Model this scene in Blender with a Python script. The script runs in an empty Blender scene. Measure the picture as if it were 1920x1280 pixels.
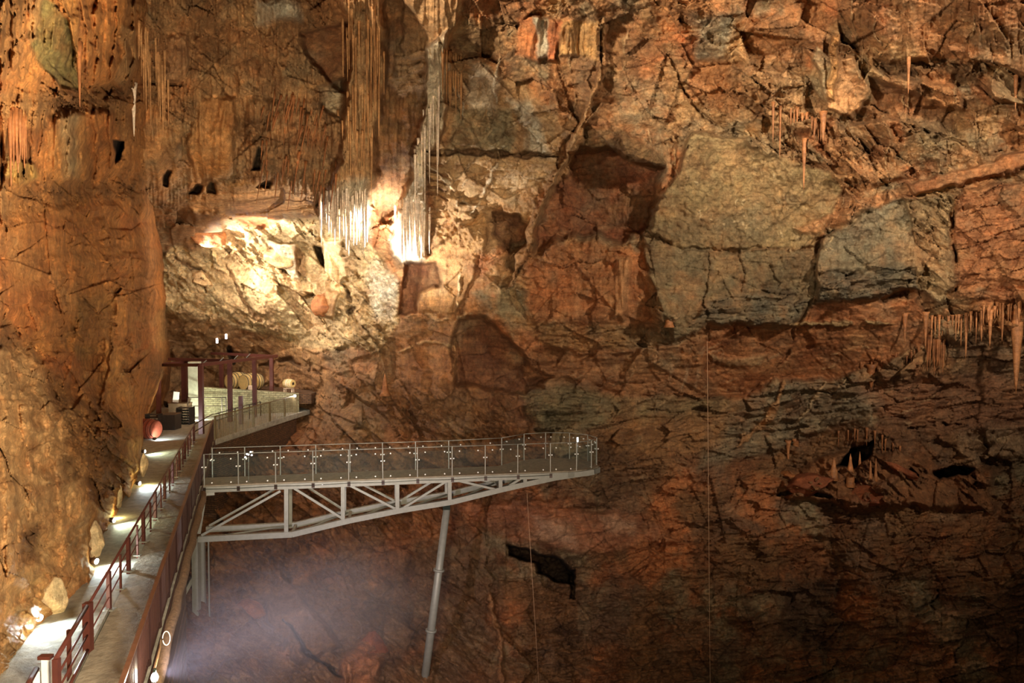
import bpy, bmesh, math, random
import numpy as np
from mathutils import Vector, Matrix, Euler
random.seed(7)
PI = math.pi
sc = bpy.context.scene
C = bpy.data.collections.new('cave'); sc.collection.children.link(C)

# ------------------------------------------------------------------ camera, world, exposure, fill floods and spot lamps
W, H, F = 1920, 1280, 1350.0
PITCH = math.atan(40 / F)
CZ = 7.0
cam_d = bpy.data.cameras.new('camera'); cam = bpy.data.objects.new('camera', cam_d); C.objects.link(cam)
cam_d.sensor_width = 36; cam_d.lens = 36 * F / W; cam_d.clip_end = 300
cam.location = (0, 0, CZ); cam.rotation_euler = (PI / 2 - PITCH, 0, 0)
sc.camera = cam
sc.view_settings.view_transform = 'Standard'; sc.view_settings.look = 'None'
sc.view_settings.gamma = 1; sc.view_settings.use_curve_mapping = False
sc.view_settings.exposure = 0.0
sc.cycles.use_denoising = True
sc.cycles.max_bounces = 5; sc.cycles.diffuse_bounces = 3; sc.cycles.transparent_max_bounces = 16
sc.cycles.volume_bounces = 0; sc.cycles.caustics_reflective = False; sc.cycles.caustics_refractive = False
sc.cycles.volume_step_rate = 4
wd = bpy.data.worlds.new('cave_fill'); sc.world = wd; wd.use_nodes = True
wd.node_tree.nodes['Background'].inputs[0].default_value = (1.0, 0.76, 0.56, 1)
wd.node_tree.nodes['Background'].inputs[1].default_value = 0.052  # dim warm ambient fill added for the cave's bounced light

CP, SP = math.cos(PITCH), math.sin(PITCH)
def P(u, v, Y):
    """the point of the cave seen at photo pixel (u, v) and lying Y metres down the hall"""
    a, b = (u - 960) / F, (v - 640) / F
    dy = CP - b * SP; dz = -SP - b * CP
    return Vector((a * Y / dy, Y, CZ + dz * Y / dy))
def G(u, v, z=0.0):
    a, b = (u - 960) / F, (v - 640) / F
    dy = CP - b * SP; dz = -SP - b * CP
    t = (z - CZ) / dz
    return Vector((a * t, dy * t, z))

def light(kind, name, loc, target, energy, color, size=0.3, cone=60, blend=0.5):
    d = bpy.data.lights.new(name, kind); d.energy = energy; d.color = color
    if kind == 'AREA': d.shape = 'DISK'; d.size = size
    else: d.shadow_soft_size = size
    if kind == 'SPOT': d.spot_size = math.radians(cone); d.spot_blend = blend
    o = bpy.data.objects.new(name, d); C.objects.link(o); o.location = loc
    if target is not None:
        o.rotation_euler = (Vector(target) - Vector(loc)).to_track_quat('-Z', 'Y').to_euler()
    return o
WARM = (1.0, 0.85, 0.66)  # the floods below are unseen, added as soft warm fill
light('SPOT', 'fill_high_left', (-14, 2, 14), (4, 43, 15), 122000, WARM, .9, 84, 1.0)
light('SPOT', 'fill_high_right', (22, 6, 20), (19, 42, 14), 54000, (1, .87, .70), .9, 72, 1.0)
light('AREA', 'fill_path', (-2, 6, 5), (-14, 28, 6), 3400, (1, .82, .58), 1.2)
light('SPOT', 'fill_gallery', (-2, 16, 5), (-16, 50, 12), 15000, (1, .84, .6), .6, 76, 1.0)
light('SPOT', 'fill_gulf', (4, 14, 0), (-5, 42, -3), 4200, (1, .80, .68), .3, 80, 1.0)
light('SPOT', 'fill_roof_left', (-3, 10, 6), P(150, 60, 20), 5500, (1, .84, .6), .4, 80, 1.0)  # unseen light added to brighten the upper left roof
light('SPOT', 'spot_lamp_white_curtain', P(725, 480, 42), P(630, 420, 46), 5200, (1, .95, .88), .12, 160, .8)
light('SPOT', 'spot_lamp_rubble', P(460, 480, 46), P(560, 480, 56), 4200, (1, .93, .86), .12, 135, .8)
light('SPOT', 'spot_lamp_rubble_rake', P(366, 478, 51.2), P(640, 520, 54.5), 5600, (1, .93, .84), .08, 160, .8)
light('SPOT', 'spot_lamp_ridge', P(505, 436, 47.6), P(500, 425, 50), 420, (1, .95, .88), .1, 172, .8)
light('SPOT', 'spot_lamp_bay', P(722, 560, 43), P(830, 360, 47), 5200, (1, .95, .90), .12, 130, 1.0)

# ------------------------------------------------------------------ numpy noise
def _h(ix, iy, s):
    x = (ix.astype(np.int64) * 374761393 + iy.astype(np.int64) * 668265263 + s * 1442695041) & 0xffffffff
    x = ((x ^ (x >> 13)) * 1274126177) & 0xffffffff
    x = ((x ^ (x >> 16)) * 2246822519) & 0xffffffff
    return ((x ^ (x >> 15)) & 0xffffff).astype(np.float32) / np.float32(0xffffff)
def vn(x, y, s=0):
    ix = np.floor(x); iy = np.floor(y); fx = (x - ix).astype(np.float32); fy = (y - iy).astype(np.float32)
    fx = fx * fx * (3 - 2 * fx); fy = fy * fy * (3 - 2 * fy)
    ix = ix.astype(np.int64); iy = iy.astype(np.int64)
    a = _h(ix, iy, s); b = _h(ix + 1, iy, s); c = _h(ix, iy + 1, s); d = _h(ix + 1, iy + 1, s)
    return (a + (b - a) * fx) * (1 - fy) + (c + (d - c) * fx) * fy - 0.5
def fbm(x, y, s=0, o=4, g=0.5):
    r = 0; a = 1.0
    for k in range(o):
        r = r + a * vn(x, y, s + k * 17); x = x * 2.03 + 5.1; y = y * 2.03 + 1.7; a *= g
    return r
def ridge(x, y, s=0, o=3):
    r = 0; a = 1.0
    for k in range(o):
        r = r + a * (0.5 - 2 * np.abs(vn(x, y, s + k * 13))); x = x * 2.1; y = y * 2.1; a *= 0.5
    return r
def voro(x, y, s=0):
    """returns relx, rely, id1, id2, id3, F2-F1"""
    ix = np.floor(x).astype(np.int64); iy = np.floor(y).astype(np.int64)
    f1 = np.full(x.shape, 9., np.float32); f2 = f1.copy()
    rx = np.zeros_like(f1); ry = np.zeros_like(f1); cx = np.zeros(x.shape, np.int64); cy = cx.copy()
    for dx in (-1, 0, 1):
        for dy in (-1, 0, 1):
            jx = ix + dx; jy = iy + dy
            px = (jx + _h(jx, jy, s) - x).astype(np.float32); py = (jy + _h(jx, jy, s + 1) - y).astype(np.float32)
            d = px * px + py * py
            m = d < f1
            f2 = np.where(m, f1, np.minimum(f2, d)); f1 = np.where(m, d, f1)
            rx = np.where(m, px, rx); ry = np.where(m, py, ry); cx = np.where(m, jx, cx); cy = np.where(m, jy, cy)
    return rx, ry, _h(cx, cy, s + 5) - .5, _h(cx, cy, s + 6) - .5, _h(cx, cy, s + 7) - .5, np.sqrt(f2) - np.sqrt(f1)
def facet(x, y, s=0, tilt=1.0):
    rx, ry, a, b, c, e = voro(x, y, s)
    return c + tilt * (a * rx + b * ry) * 2, e
def lin(c):
    c = np.array(c, np.float32) / 255
    return np.where(c < .04045, c / 12.92, ((c + .055) / 1.055) ** 2.4)
def sstep(e0, e1, x):
    t = np.clip((x - e0) / (e1 - e0), 0, 1); return t * t * (3 - 2 * t)

class Field:
    """rock relief laid over a patch of the cave: depth, tint and kind of surface"""
    def __init__(s, u0, u1, v0, v1, st):
        us = np.arange(u0, u1 + st * .5, st); vs = np.arange(v0, v1 + st * .5, st)
        s.U, s.V = np.meshgrid(us, vs); s.U = s.U.astype(np.float32); s.V = s.V.astype(np.float32)
        s.u0, s.v0, s.st = u0, v0, st
        U, V = s.U, s.V
        s.wu = U + 16 * fbm(U / 60, V / 60, 3, 4, .55); s.fu = U + 5 * fbm(U / 45, V / 45, 5, 3, .6); s.fv = V + 5 * fbm(U / 45, V / 45, 45, 3, .6); s.wv = V + 16 * fbm(U / 60, V / 60, 43, 4, .55)
        s.off = np.zeros_like(U)                       # metres towards the hall
        s.col = np.zeros(U.shape + (3,), np.float32)
        s.k = {n: np.zeros_like(U) for n in ('facet', 'strata', 'straw', 'flow', 'rubble', 'fine')}
    def box(s, x0, y0, x1, y1, pad):
        j0 = max(0, int((x0 - pad - s.u0) / s.st)); j1 = min(s.U.shape[1], int((x1 + pad - s.u0) / s.st) + 2)
        i0 = max(0, int((y0 - pad - s.v0) / s.st)); i1 = min(s.U.shape[0], int((y1 + pad - s.v0) / s.st) + 2)
        return (slice(i0, i1), slice(j0, j1)) if i1 > i0 and j1 > j0 else None
    def mask(s, pts, feather=6):
        xs = [p[0] for p in pts]; ys = [p[1] for p in pts]
        b = s.box(min(xs), min(ys), max(xs), max(ys), feather * 2 + 30)
        if b is None: return None, None
        x = s.wu[b]; y = s.wv[b]
        d = np.full(x.shape, 1e9, np.float32); ins = np.zeros(x.shape, bool)
        n = len(pts)
        for i in range(n):
            ax, ay = pts[i]; bx, by = pts[(i + 1) % n]
            ex, ey = bx - ax, by - ay
            t = np.clip(((x - ax) * ex + (y - ay) * ey) / (ex * ex + ey * ey + 1e-6), 0, 1)
            d = np.minimum(d, (x - ax - t * ex) ** 2 + (y - ay - t * ey) ** 2)
            if ay != by:
                c = ((ay > y) != (by > y)) & (x < ex * (y - ay) / ey + ax); ins ^= c
        d = np.sqrt(d); d = np.where(ins, d, -d)
        return b, sstep(-feather, feather, d)
    def region(s, pts, col=None, off=0, f=6, a=.85, grad=None, **kw):
        b, m = s.mask(pts, f)
        if b is None: return
        if off: s.off[b] += off * m
        if grad:
            ys = [p[1] for p in pts]; xs = [p[0] for p in pts]
            gx = (s.U[b] - (min(xs) + max(xs)) / 2) / (max(xs) - min(xs)); gy = (s.V[b] - (min(ys) + max(ys)) / 2) / (max(ys) - min(ys))
            s.off[b] += (grad[0] * gx + grad[1] * gy) * m
        if col is not None:
            n = m * np.clip(a + .5 * fbm(s.U[b] / 22, s.V[b] / 22, 77, 3), 0, 1)
            s.col[b] = s.col[b] * (1 - n[..., None]) + lin(col) * n[..., None]
        if kw:
            for k in s.k: s.k[k][b] = s.k[k][b] * (1 - m) + kw.get(k, 0) * m
    def stroke(s, pts, w, off=0, col=None, f=None, a=.9, warp=.6, taper=True):
        xs = [p[0] for p in pts]; ys = [p[1] for p in pts]
        b = s.box(min(xs), min(ys), max(xs), max(ys), w * 3 + 25)
        if b is None: return
        x = s.U[b] * (1 - warp) + s.wu[b] * warp; y = s.V[b] * (1 - warp) + s.wv[b] * warp
        x = x + 5 * fbm(s.U[b] / 13, s.V[b] / 13, 201, 3); y = y + 5 * fbm(s.U[b] / 13, s.V[b] / 13, 202, 3)
        br = fbm(s.U[b] / 24, s.V[b] / 24, 203, 3); d = np.full(x.shape, 1e9, np.float32); N = len(pts) - 1
        for i in range(N):
            ax, ay = pts[i]; bx, by = pts[i + 1]; ex, ey = bx - ax, by - ay
            t = np.clip(((x - ax) * ex + (y - ay) * ey) / (ex * ex + ey * ey + 1e-6), 0, 1)
            q = np.sqrt((x - ax - t * ex) ** 2 + (y - ay - t * ey) ** 2)
            if taper:
                g = (i + t) / N; q = q / (0.35 + .65 * np.sqrt(np.clip(4 * g * (1 - g), 0.0, 1)))
            d = np.minimum(d, q)
        ww = w * np.clip(.8 + 1.2 * br, .25, 1.5); m = (1 - sstep(ww * .3, ww, d)) * (sstep(-.3, .1, br) if w < 8 else 1)
        s.off[b] += off * m
        if col is not None:
            n = m * a; s.col[b] = s.col[b] * (1 - n[..., None]) + lin(col) * n[..., None]
    def depth_at(s, u, v):
        j = int(round((u - s.u0) / s.st)); i = int(round((v - s.v0) / s.st))
        j = min(max(j, 0), s.U.shape[1] - 1); i = min(max(i, 0), s.U.shape[0] - 1)
        return float(s.D[i, j])
    def build(s, name, mat, keep=None):
        U, V, D = s.U, s.V, s.D
        a = (U - 960) / F; b = (V - 640) / F; dy = CP - b * SP; dz = -SP - b * CP
        co = np.stack([a * D / dy, D, CZ + dz * D / dy], -1).astype(np.float32)
        h, w = U.shape
        idx = np.arange(h * w, dtype=np.int32).reshape(h, w)
        q = np.stack([idx[:-1, :-1], idx[1:, :-1], idx[1:, 1:], idx[:-1, 1:]], -1).reshape(-1, 4)
        if keep is not None:
            kk = (keep[:-1, :-1] & keep[1:, 1:]).reshape(-1); q = q[kk]
        used = np.zeros(h * w, bool); used[q.reshape(-1)] = True
        rem = np.cumsum(used, dtype=np.int64) - 1
        q = rem[q].astype(np.int32); co = co.reshape(-1, 3)[used]; cl = s.col.reshape(-1, 3)[used]
        me = bpy.data.meshes.new(name); n = len(q)
        me.vertices.add(len(co)); me.vertices.foreach_set('co', co.reshape(-1))
        me.loops.add(n * 4); me.loops.foreach_set('vertex_index', q.reshape(-1))
        me.polygons.add(n); me.polygons.foreach_set('loop_start', np.arange(0, n * 4, 4, dtype=np.int32))
        me.polygons.foreach_set('use_smooth', np.ones(n, bool))
        me.update(calc_edges=True)
        at = me.color_attributes.new('rock_tint', 'FLOAT_COLOR', 'POINT')
        c4 = np.ones((len(co), 4), np.float32); c4[:, :3] = cl; at.data.foreach_set('color', c4.reshape(-1))
        me.materials.append(mat)
        o = bpy.data.objects.new(name, me); C.objects.link(o); o['kind'] = 'structure'
        return o
    def relief(s, seed=0, scale=1.0):
        """adds the fine relief of every kind of surface"""
        U, V = s.U / scale, s.V / scale; k = s.k; A = s.off
        wx = s.fu / scale; wy = s.fv / scale
        A += 1.6 * fbm(U / 190, V / 190, seed + 1, 3)
        cm = sstep(-.12, .35, fbm(U / 55, V / 55, seed + 2, 3)); cn = sstep(-.05, .4, fbm(U / 30, V / 30, seed + 3, 3))
        ro = U * .5 + V * .86; rq = U * .86 - V * .5
        f0, e0 = facet(ro / 150, rq / 105, seed + 10, 1.5)
        f1, e1 = facet(wx / 66, wy / 54, seed + 11, 1.5); f2, e2 = facet((wx + .5 * wy) / 24, (wy - .3 * wx) / 18, seed + 12, 1.6); f3, e3 = facet(wx / 9, wy / 7, seed + 13, 1.5)
        rc = lambda e, w: (1 - sstep(0, w, e))
        sm = np.clip(.6 + 1.5 * fbm(U / 75, V / 60, seed + 8, 3), .15, 1.2)
        A += k['facet'] * (1.2 * f0 + 1.1 * f1 + .5 * sm * f2 + .14 * sm * f3 - .35 * cm * rc(e1, .03) - .14 * cn * rc(e2, .07))
        al = U * .77 + wy * .64; ac = wy * .77 - U * .64
        h1, i1 = facet(al / 86 + .3 * fbm(U / 50, V / 50, seed + 15, 2), ac / 34, seed + 16, 1.5); h2, i2 = facet(al / 34, ac / 13, seed + 17, 1.5); h3, i3 = facet(al / 12, ac / 7, seed + 18, 1.4)
        rg = np.clip(.55 + 1.6 * fbm(U / 48, V / 40, seed + 19, 3), .12, 1.3)
        A += k['rubble'] * (.9 * h1 + .75 * rg * h2 + .34 * rg * h3 + .22 * rg * ridge(U / 11, V / 9, seed + 5, 3) - .35 * cn * rc(i2, .1))
        sv = wy + .10 * wx + 12 * fbm(U / 110, V / 110, seed + 9, 2)
        g1, d1 = facet(wx / 88, sv / 30, seed + 21, .9); g2, d2 = facet(wx / 40, sv / 10, seed + 22, 1.1); g3, d3 = facet(wx / 22, sv / 4.5, seed + 24, 1.0)
        lay = ridge(wx / 150, sv / 6.5, seed + 23, 2)
        A += k['strata'] * (.95 * g1 + .42 * g2 + .16 * g3 + .10 * lay - .4 * cm * rc(d1, .05) - .12 * cn * rc(d2, .08))
        t1, q1 = facet(U / 9 + .5 * fbm(U / 30, V / 60, seed + 6, 2), V / 70, seed + 31, .5)
        st = ridge(U / 7 + 1.2 * fbm(U / 40, V / 90, seed + 31, 2), V / 90, seed + 32, 3)
        A += k['straw'] * (.34 * st + .55 * t1 + .45 * fbm(U / 40, V / 55, seed + 33, 3))
        fl = ridge(U / 26 + 1.0 * fbm(U / 60, V / 120, seed + 41, 2), V / 240, seed + 42, 3)
        A += k['flow'] * (.62 * fl + .10 * ridge(U / 6, V / 60, seed + 43, 2))
        A += .09 * fbm(U / 7, V / 7, seed + 51, 3) * (1 + k['fine'] * 1.5) 

# ------------------------------------------------------------------ materials
def new_mat(name):
    m = bpy.data.materials.new(name); m.use_nodes = True
    nt = m.node_tree; return m, nt, nt.nodes['Principled BSDF'], nt.nodes, nt.links
def noise(N, L, co, scale, detail=4, rough=.6, vec=None):
    n = N.new('ShaderNodeTexNoise'); n.inputs['Scale'].default_value = scale; n.inputs['Detail'].default_value = detail
    n.inputs['Roughness'].default_value = rough
    if vec is not None:
        mp = N.new('ShaderNodeMapping'); mp.inputs['Scale'].default_value = vec
        L.new(co, mp.inputs[0]); L.new(mp.outputs[0], n.inputs['Vector'])
    else: L.new(co, n.inputs['Vector'])
    return n
def ramp(N, L, fac, stops):
    r = N.new('ShaderNodeValToRGB'); e = r.color_ramp.elements
    while len(e) < len(stops): e.new(.5)
    for i, (p, c) in enumerate(stops):
        e[i].position = p; e[i].color = tuple(c) + (1,) if len(c) == 3 else c
    L.new(fac, r.inputs[0]); return r
def mixc(N, L, mode, fac, a, b):
    m = N.new('ShaderNodeMix'); m.data_type = 'RGBA'; m.blend_type = mode
    for s_, v_ in ((m.inputs[0], fac), (m.inputs[6], a), (m.inputs[7], b)):
        if hasattr(v_, 'is_linked'): L.new(v_, s_)
        elif isinstance(v_, (int, float)): s_.default_value = v_
        else: s_.default_value = tuple(v_) + (1,) if len(v_) == 3 else v_
    return m.outputs[2]
def rock_mat(name, tint=None, bump=1.0, rough=.72):
    m, nt, B, N, L = new_mat(name)
    geo = N.new('ShaderNodeNewGeometry').outputs['Position']
    if tint is None:
        at = N.new('ShaderNodeAttribute'); at.attribute_name = 'rock_tint'; base = at.outputs['Color']
    else:
        rg = N.new('ShaderNodeRGB'); rg.outputs[0].default_value = tuple(lin(tint)) + (1,); base = rg.outputs[0]
    n1 = noise(N, L, geo, .55, 6, .65); n2 = noise(N, L, geo, 3.0, 8, .7); n3 = noise(N, L, geo, 1.0, 5, .6, (2.6, 2.6, .35))
    n4 = noise(N, L, geo, 9, 6, .7); n5 = noise(N, L, geo, 1.0, 6, .65, (.5, .5, 4.5)); n6 = noise(N, L, geo, 1.0, 8, .7, (6, 6, .9))
    r1 = ramp(N, L, n1.outputs[0], [(.3, (.62, .50, .42)), (.5, (1, 1, 1)), (.7, (1.45, 1.35, 1.25))])
    c = mixc(N, L, 'MULTIPLY', .8, base, r1.outputs[0])
    r2 = ramp(N, L, n2.outputs[0], [(.3, (.45, .38, .32)), (.5, (1, 1, 1)), (.72, (1.6, 1.5, 1.45))])
    c = mixc(N, L, 'MULTIPLY', .75, c, r2.outputs[0])
    r3 = ramp(N, L, n3.outputs[0], [(.36, (.65, .55, .48)), (.52, (1, 1, 1)), (.68, (1.3, 1.3, 1.3))])
    c = mixc(N, L, 'MULTIPLY', .42, c, r3.outputs[0])
    r5 = ramp(N, L, n5.outputs[0], [(.36, (.6, .52, .46)), (.52, (1, 1, 1)), (.7, (1.35, 1.3, 1.25))])
    c = mixc(N, L, 'MULTIPLY', .5, c, r5.outputs[0])
    r6 = ramp(N, L, n6.outputs[0], [(.36, (.55, .48, .42)), (.52, (1, 1, 1)), (.68, (1.5, 1.45, 1.4))])
    c = mixc(N, L, 'MULTIPLY', .32, c, r6.outputs[0])
    n7 = noise(N, L, geo, 16, 6, .75); r7 = ramp(N, L, n7.outputs[0], [(.34, (.55, .5, .46)), (.5, (1, 1, 1)), (.66, (1.5, 1.45, 1.4))])
    c = mixc(N, L, 'MULTIPLY', .45, c, r7.outputs[0])
    # pale mineral crust in specks
    r4 = ramp(N, L, n4.outputs[0], [(.62, (0, 0, 0)), (.74, (1, 1, 1))])
    mm = N.new('ShaderNodeMath'); mm.operation = 'MULTIPLY'; L.new(r4.outputs[0], mm.inputs[0]); mm.inputs[1].default_value = .30
    c = mixc(N, L, 'MIX', mm.outputs[0], c, tuple(lin((205, 180, 150))))
    L.new(c, B.inputs['Base Color']); B.inputs['Roughness'].default_value = rough
    B.inputs['Specular IOR Level'].default_value = .35
    ad = N.new('ShaderNodeMath'); ad.operation = 'ADD'; L.new(n2.outputs[0], ad.inputs[0])
    mu = N.new('ShaderNodeMath'); mu.operation = 'MULTIPLY'; L.new(n4.outputs[0], mu.inputs[0]); mu.inputs[1].default_value = .35
    L.new(mu.outputs[0], ad.inputs[1])
    ad2 = N.new('ShaderNodeMath'); ad2.operation = 'ADD'; L.new(ad.outputs[0], ad2.inputs[0]); 
    mu2 = N.new('ShaderNodeMath'); mu2.operation = 'MULTIPLY'; L.new(n5.outputs[0], mu2.inputs[0]); mu2.inputs[1].default_value = .3
    L.new(mu2.outputs[0], ad2.inputs[1])
    bp = N.new('ShaderNodeBump'); bp.inputs['Strength'].default_value = 1.0; bp.inputs['Distance'].default_value = .13 * bump
    L.new(ad2.outputs[0], bp.inputs['Height']); L.new(bp.outputs[0], B.inputs['Normal'])
    return m
def plain(name, rgb, rough=.5, metal=0.0, var=.25, scale=6, bump=.0, spec=.5):
    m, nt, B, N, L = new_mat(name)
    tc = N.new('ShaderNodeTexCoord').outputs['Object']
    n = noise(N, L, tc, scale, 6, .65)
    r = ramp(N, L, n.outputs[0], [(.3, (1 - var,) * 3), (.7, (1 + var,) * 3)])
    c = mixc(N, L, 'MULTIPLY', 1.0, tuple(lin(rgb)), r.outputs[0])
    L.new(c, B.inputs['Base Color']); B.inputs['Roughness'].default_value = rough; B.inputs['Metallic'].default_value = metal
    B.inputs['Specular IOR Level'].default_value = spec
    if bump:
        bp = N.new('ShaderNodeBump'); bp.inputs['Distance'].default_value = bump; L.new(n.outputs[0], bp.inputs['Height']); L.new(bp.outputs[0], B.inputs['Normal'])
    return m
def emit(name, rgb, s):
    m, nt, B, N, L = new_mat(name)
    B.inputs['Base Color'].default_value = (.8, .8, .8, 1); B.inputs['Emission Color'].default_value = tuple(rgb) + (1,); B.inputs['Emission Strength'].default_value = s
    return m
def brick_mat(name, c1, c2, mortar, sc_=1.6, squash=.35):
    m, nt, B, N, L = new_mat(name)
    tc = N.new('ShaderNodeTexCoord').outputs['Object']
    sx = N.new('ShaderNodeSeparateXYZ'); L.new(tc, sx.inputs[0])
    ad = N.new('ShaderNodeMath'); ad.operation = 'ADD'; L.new(sx.outputs[0], ad.inputs[0]); L.new(sx.outputs[1], ad.inputs[1])
    cx = N.new('ShaderNodeCombineXYZ'); L.new(ad.outputs[0], cx.inputs[0]); L.new(sx.outputs[2], cx.inputs[1])
    nz = noise(N, L, tc, 3, 3); av = N.new('ShaderNodeVectorMath'); av.operation = 'MULTIPLY_ADD'
    L.new(nz.outputs[1], av.inputs[0]); av.inputs[1].default_value = (.18, .12, 0); L.new(cx.outputs[0], av.inputs[2])
    b = N.new('ShaderNodeTexBrick'); b.inputs['Scale'].default_value = sc_; b.inputs['Mortar Size'].default_value = .022
    b.inputs['Color1'].default_value = tuple(lin(c1)) + (1,); b.inputs['Color2'].default_value = tuple(lin(c2)) + (1,); b.inputs['Mortar'].default_value = tuple(lin(mortar)) + (1,)
    b.inputs['Row Height'].default_value = .2; b.inputs['Brick Width'].default_value = .55
    L.new(av.outputs[0], b.inputs['Vector'])
    n2 = noise(N, L, tc, 5, 6, .7); r = ramp(N, L, n2.outputs[0], [(.3, (.6,) * 3), (.7, (1.35,) * 3)])
    c = mixc(N, L, 'MULTIPLY', 1.0, b.outputs[0], r.outputs[0]); L.new(c, B.inputs['Base Color']); B.inputs['Roughness'].default_value = .85
    iv = N.new('ShaderNodeMath'); iv.operation = 'MULTIPLY_ADD'; L.new(b.outputs['Fac'], iv.inputs[0]); iv.inputs[1].default_value = -1; L.new(n2.outputs[0], iv.inputs[2])
    bp = N.new('ShaderNodeBump'); bp.inputs['Distance'].default_value = .05; L.new(iv.outputs[0], bp.inputs['Height']); L.new(bp.outputs[0], B.inputs['Normal'])
    return m
def glass_mat():
    m = bpy.data.materials.new('clear_glass'); m.use_nodes = True; nt = m.node_tree; N = nt.nodes; L = nt.links
    N.remove(N['Principled BSDF']); out = N['Material Output']
    t = N.new('ShaderNodeBsdfTransparent'); t.inputs[0].default_value = (.95, .975, .965, 1)
    g = N.new('ShaderNodeBsdfGlossy'); g.inputs['Roughness'].default_value = .06; g.inputs['Color'].default_value = (.9, 1, 1, 1)
    d = N.new('ShaderNodeBsdfDiffuse'); d.inputs['Color'].default_value = (.55, .62, .6, 1)
    fr = N.new('ShaderNodeFresnel'); fr.inputs[0].default_value = 1.5
    a = N.new('ShaderNodeMixShader'); fm = N.new('ShaderNodeMath'); fm.operation = 'MULTIPLY'; fm.inputs[1].default_value = .45; L.new(fr.outputs[0], fm.inputs[0]); L.new(fm.outputs[0], a.inputs[0]); L.new(t.outputs[0], a.inputs[1]); L.new(g.outputs[0], a.inputs[2])
    b = N.new('ShaderNodeMixShader'); b.inputs[0].default_value = .010; L.new(a.outputs[0], b.inputs[1]); L.new(d.outputs[0], b.inputs[2])
    L.new(b.outputs[0], out.inputs['Surface']); return m
M = {}
M['rock'] = rock_mat('cave_rock')
M['rock_pale'] = rock_mat('pale_limestone', (205, 185, 145), .5)
M['calcite'] = rock_mat('calcite', (178, 134, 88), .12, .6)
M['calcite_orange'] = rock_mat('orange_calcite', (164, 112, 70), .12, .6)
M['calcite_white'] = rock_mat('white_calcite', (228, 212, 190), .12, .55)
M['calcite_dark'] = rock_mat('brown_calcite', (140, 90, 52), .12, .6)
M['concrete'] = plain('rough_concrete', (150, 146, 132), .85, 0, .3, 3, .05)
M['ramp_concrete'] = plain('brushed_ramp_concrete', (138, 128, 110), .85, 0, .3, 4, .05)
M['brown_steel'] = plain('red_brown_painted_steel', (88, 46, 38), .45, .2, .15, 8)
M['balustrade_steel'] = plain('dark_brown_painted_steel', (62, 38, 33), .5, .1, .15, 8)
M['rail_top'] = plain('worn_brown_rail', (112, 78, 60), .35, .3, .2, 8)
M['barrel_red_hoop'] = plain('dark_red_hoop', (104, 46, 30), .6, 0, .2)
M['dark_steel'] = plain('dark_steel', (66, 50, 42), .45, .4, .2, 8)
M['olive_steel'] = plain('olive_grey_steel', (120, 104, 72), .5, .4, .2, 8)
M['grey_steel'] = plain('galvanised_grey_steel', (142, 142, 132), .5, .2, .12, 5)
M['shiny'] = plain('polished_steel', (230, 230, 225), .18, 1.0, .05)
M['glass'] = glass_mat()
M['oak'] = plain('pale_oak', (206, 176, 112), .6, 0, .2, 7)
M['oak_pale'] = plain('bleached_wood', (222, 196, 168), .6, 0, .15, 7)
M['hoop'] = plain('barrel_hoop_iron', (120, 110, 88), .5, .5, .2)
M['red_wood'] = plain('red_stained_wood', (128, 60, 38), .6, 0, .25, 5)
M['black_wood'] = plain('black_stained_wood', (46, 34, 26), .6, 0, .3, 5)
M['plank'] = plain('weathered_planks', (92, 68, 46), .8, 0, .3, 4, .03)
M['masonry'] = brick_mat('stone_masonry', (160, 152, 118), (138, 130, 98), (112, 104, 78), 1.3)
M['pale_render'] = plain('pale_lime_render', (176, 172, 150), .85, 0, .25, 2, .03)
M['stud'] = plain('stud_glint_white', (240, 240, 236), .3, 0, .02)  # flat near-white colour stands in for glints on the steel studs
M['masonry_dark'] = brick_mat('brown_stone_masonry', (104, 72, 42), (80, 54, 30), (40, 28, 18))
M['white_paint'] = plain('white_paint', (232, 232, 228), .5, 0, .05)
M['lamp_cool'] = emit('cool_lamp_glass', (.85, .95, 1), 40)
M['lamp_dim'] = emit('pale_lamp_glass', (1, .9, .85), 2.2)
M['glint_spark'] = emit('spark_glint_glow', (.85, .9, 1), 9)  # glow standing in for reflections and glare at the bridge glass
M['rope'] = plain('hemp_coloured_cable_wrap', (124, 98, 70), .9, 0, .35, 9, .04)
M['wire'] = plain('pale_wire', (200, 160, 125), .5, 0, .05)
M['bottle'] = plain('dark_bottle_glass', (40, 46, 40), .15, 0, .05)

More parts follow.
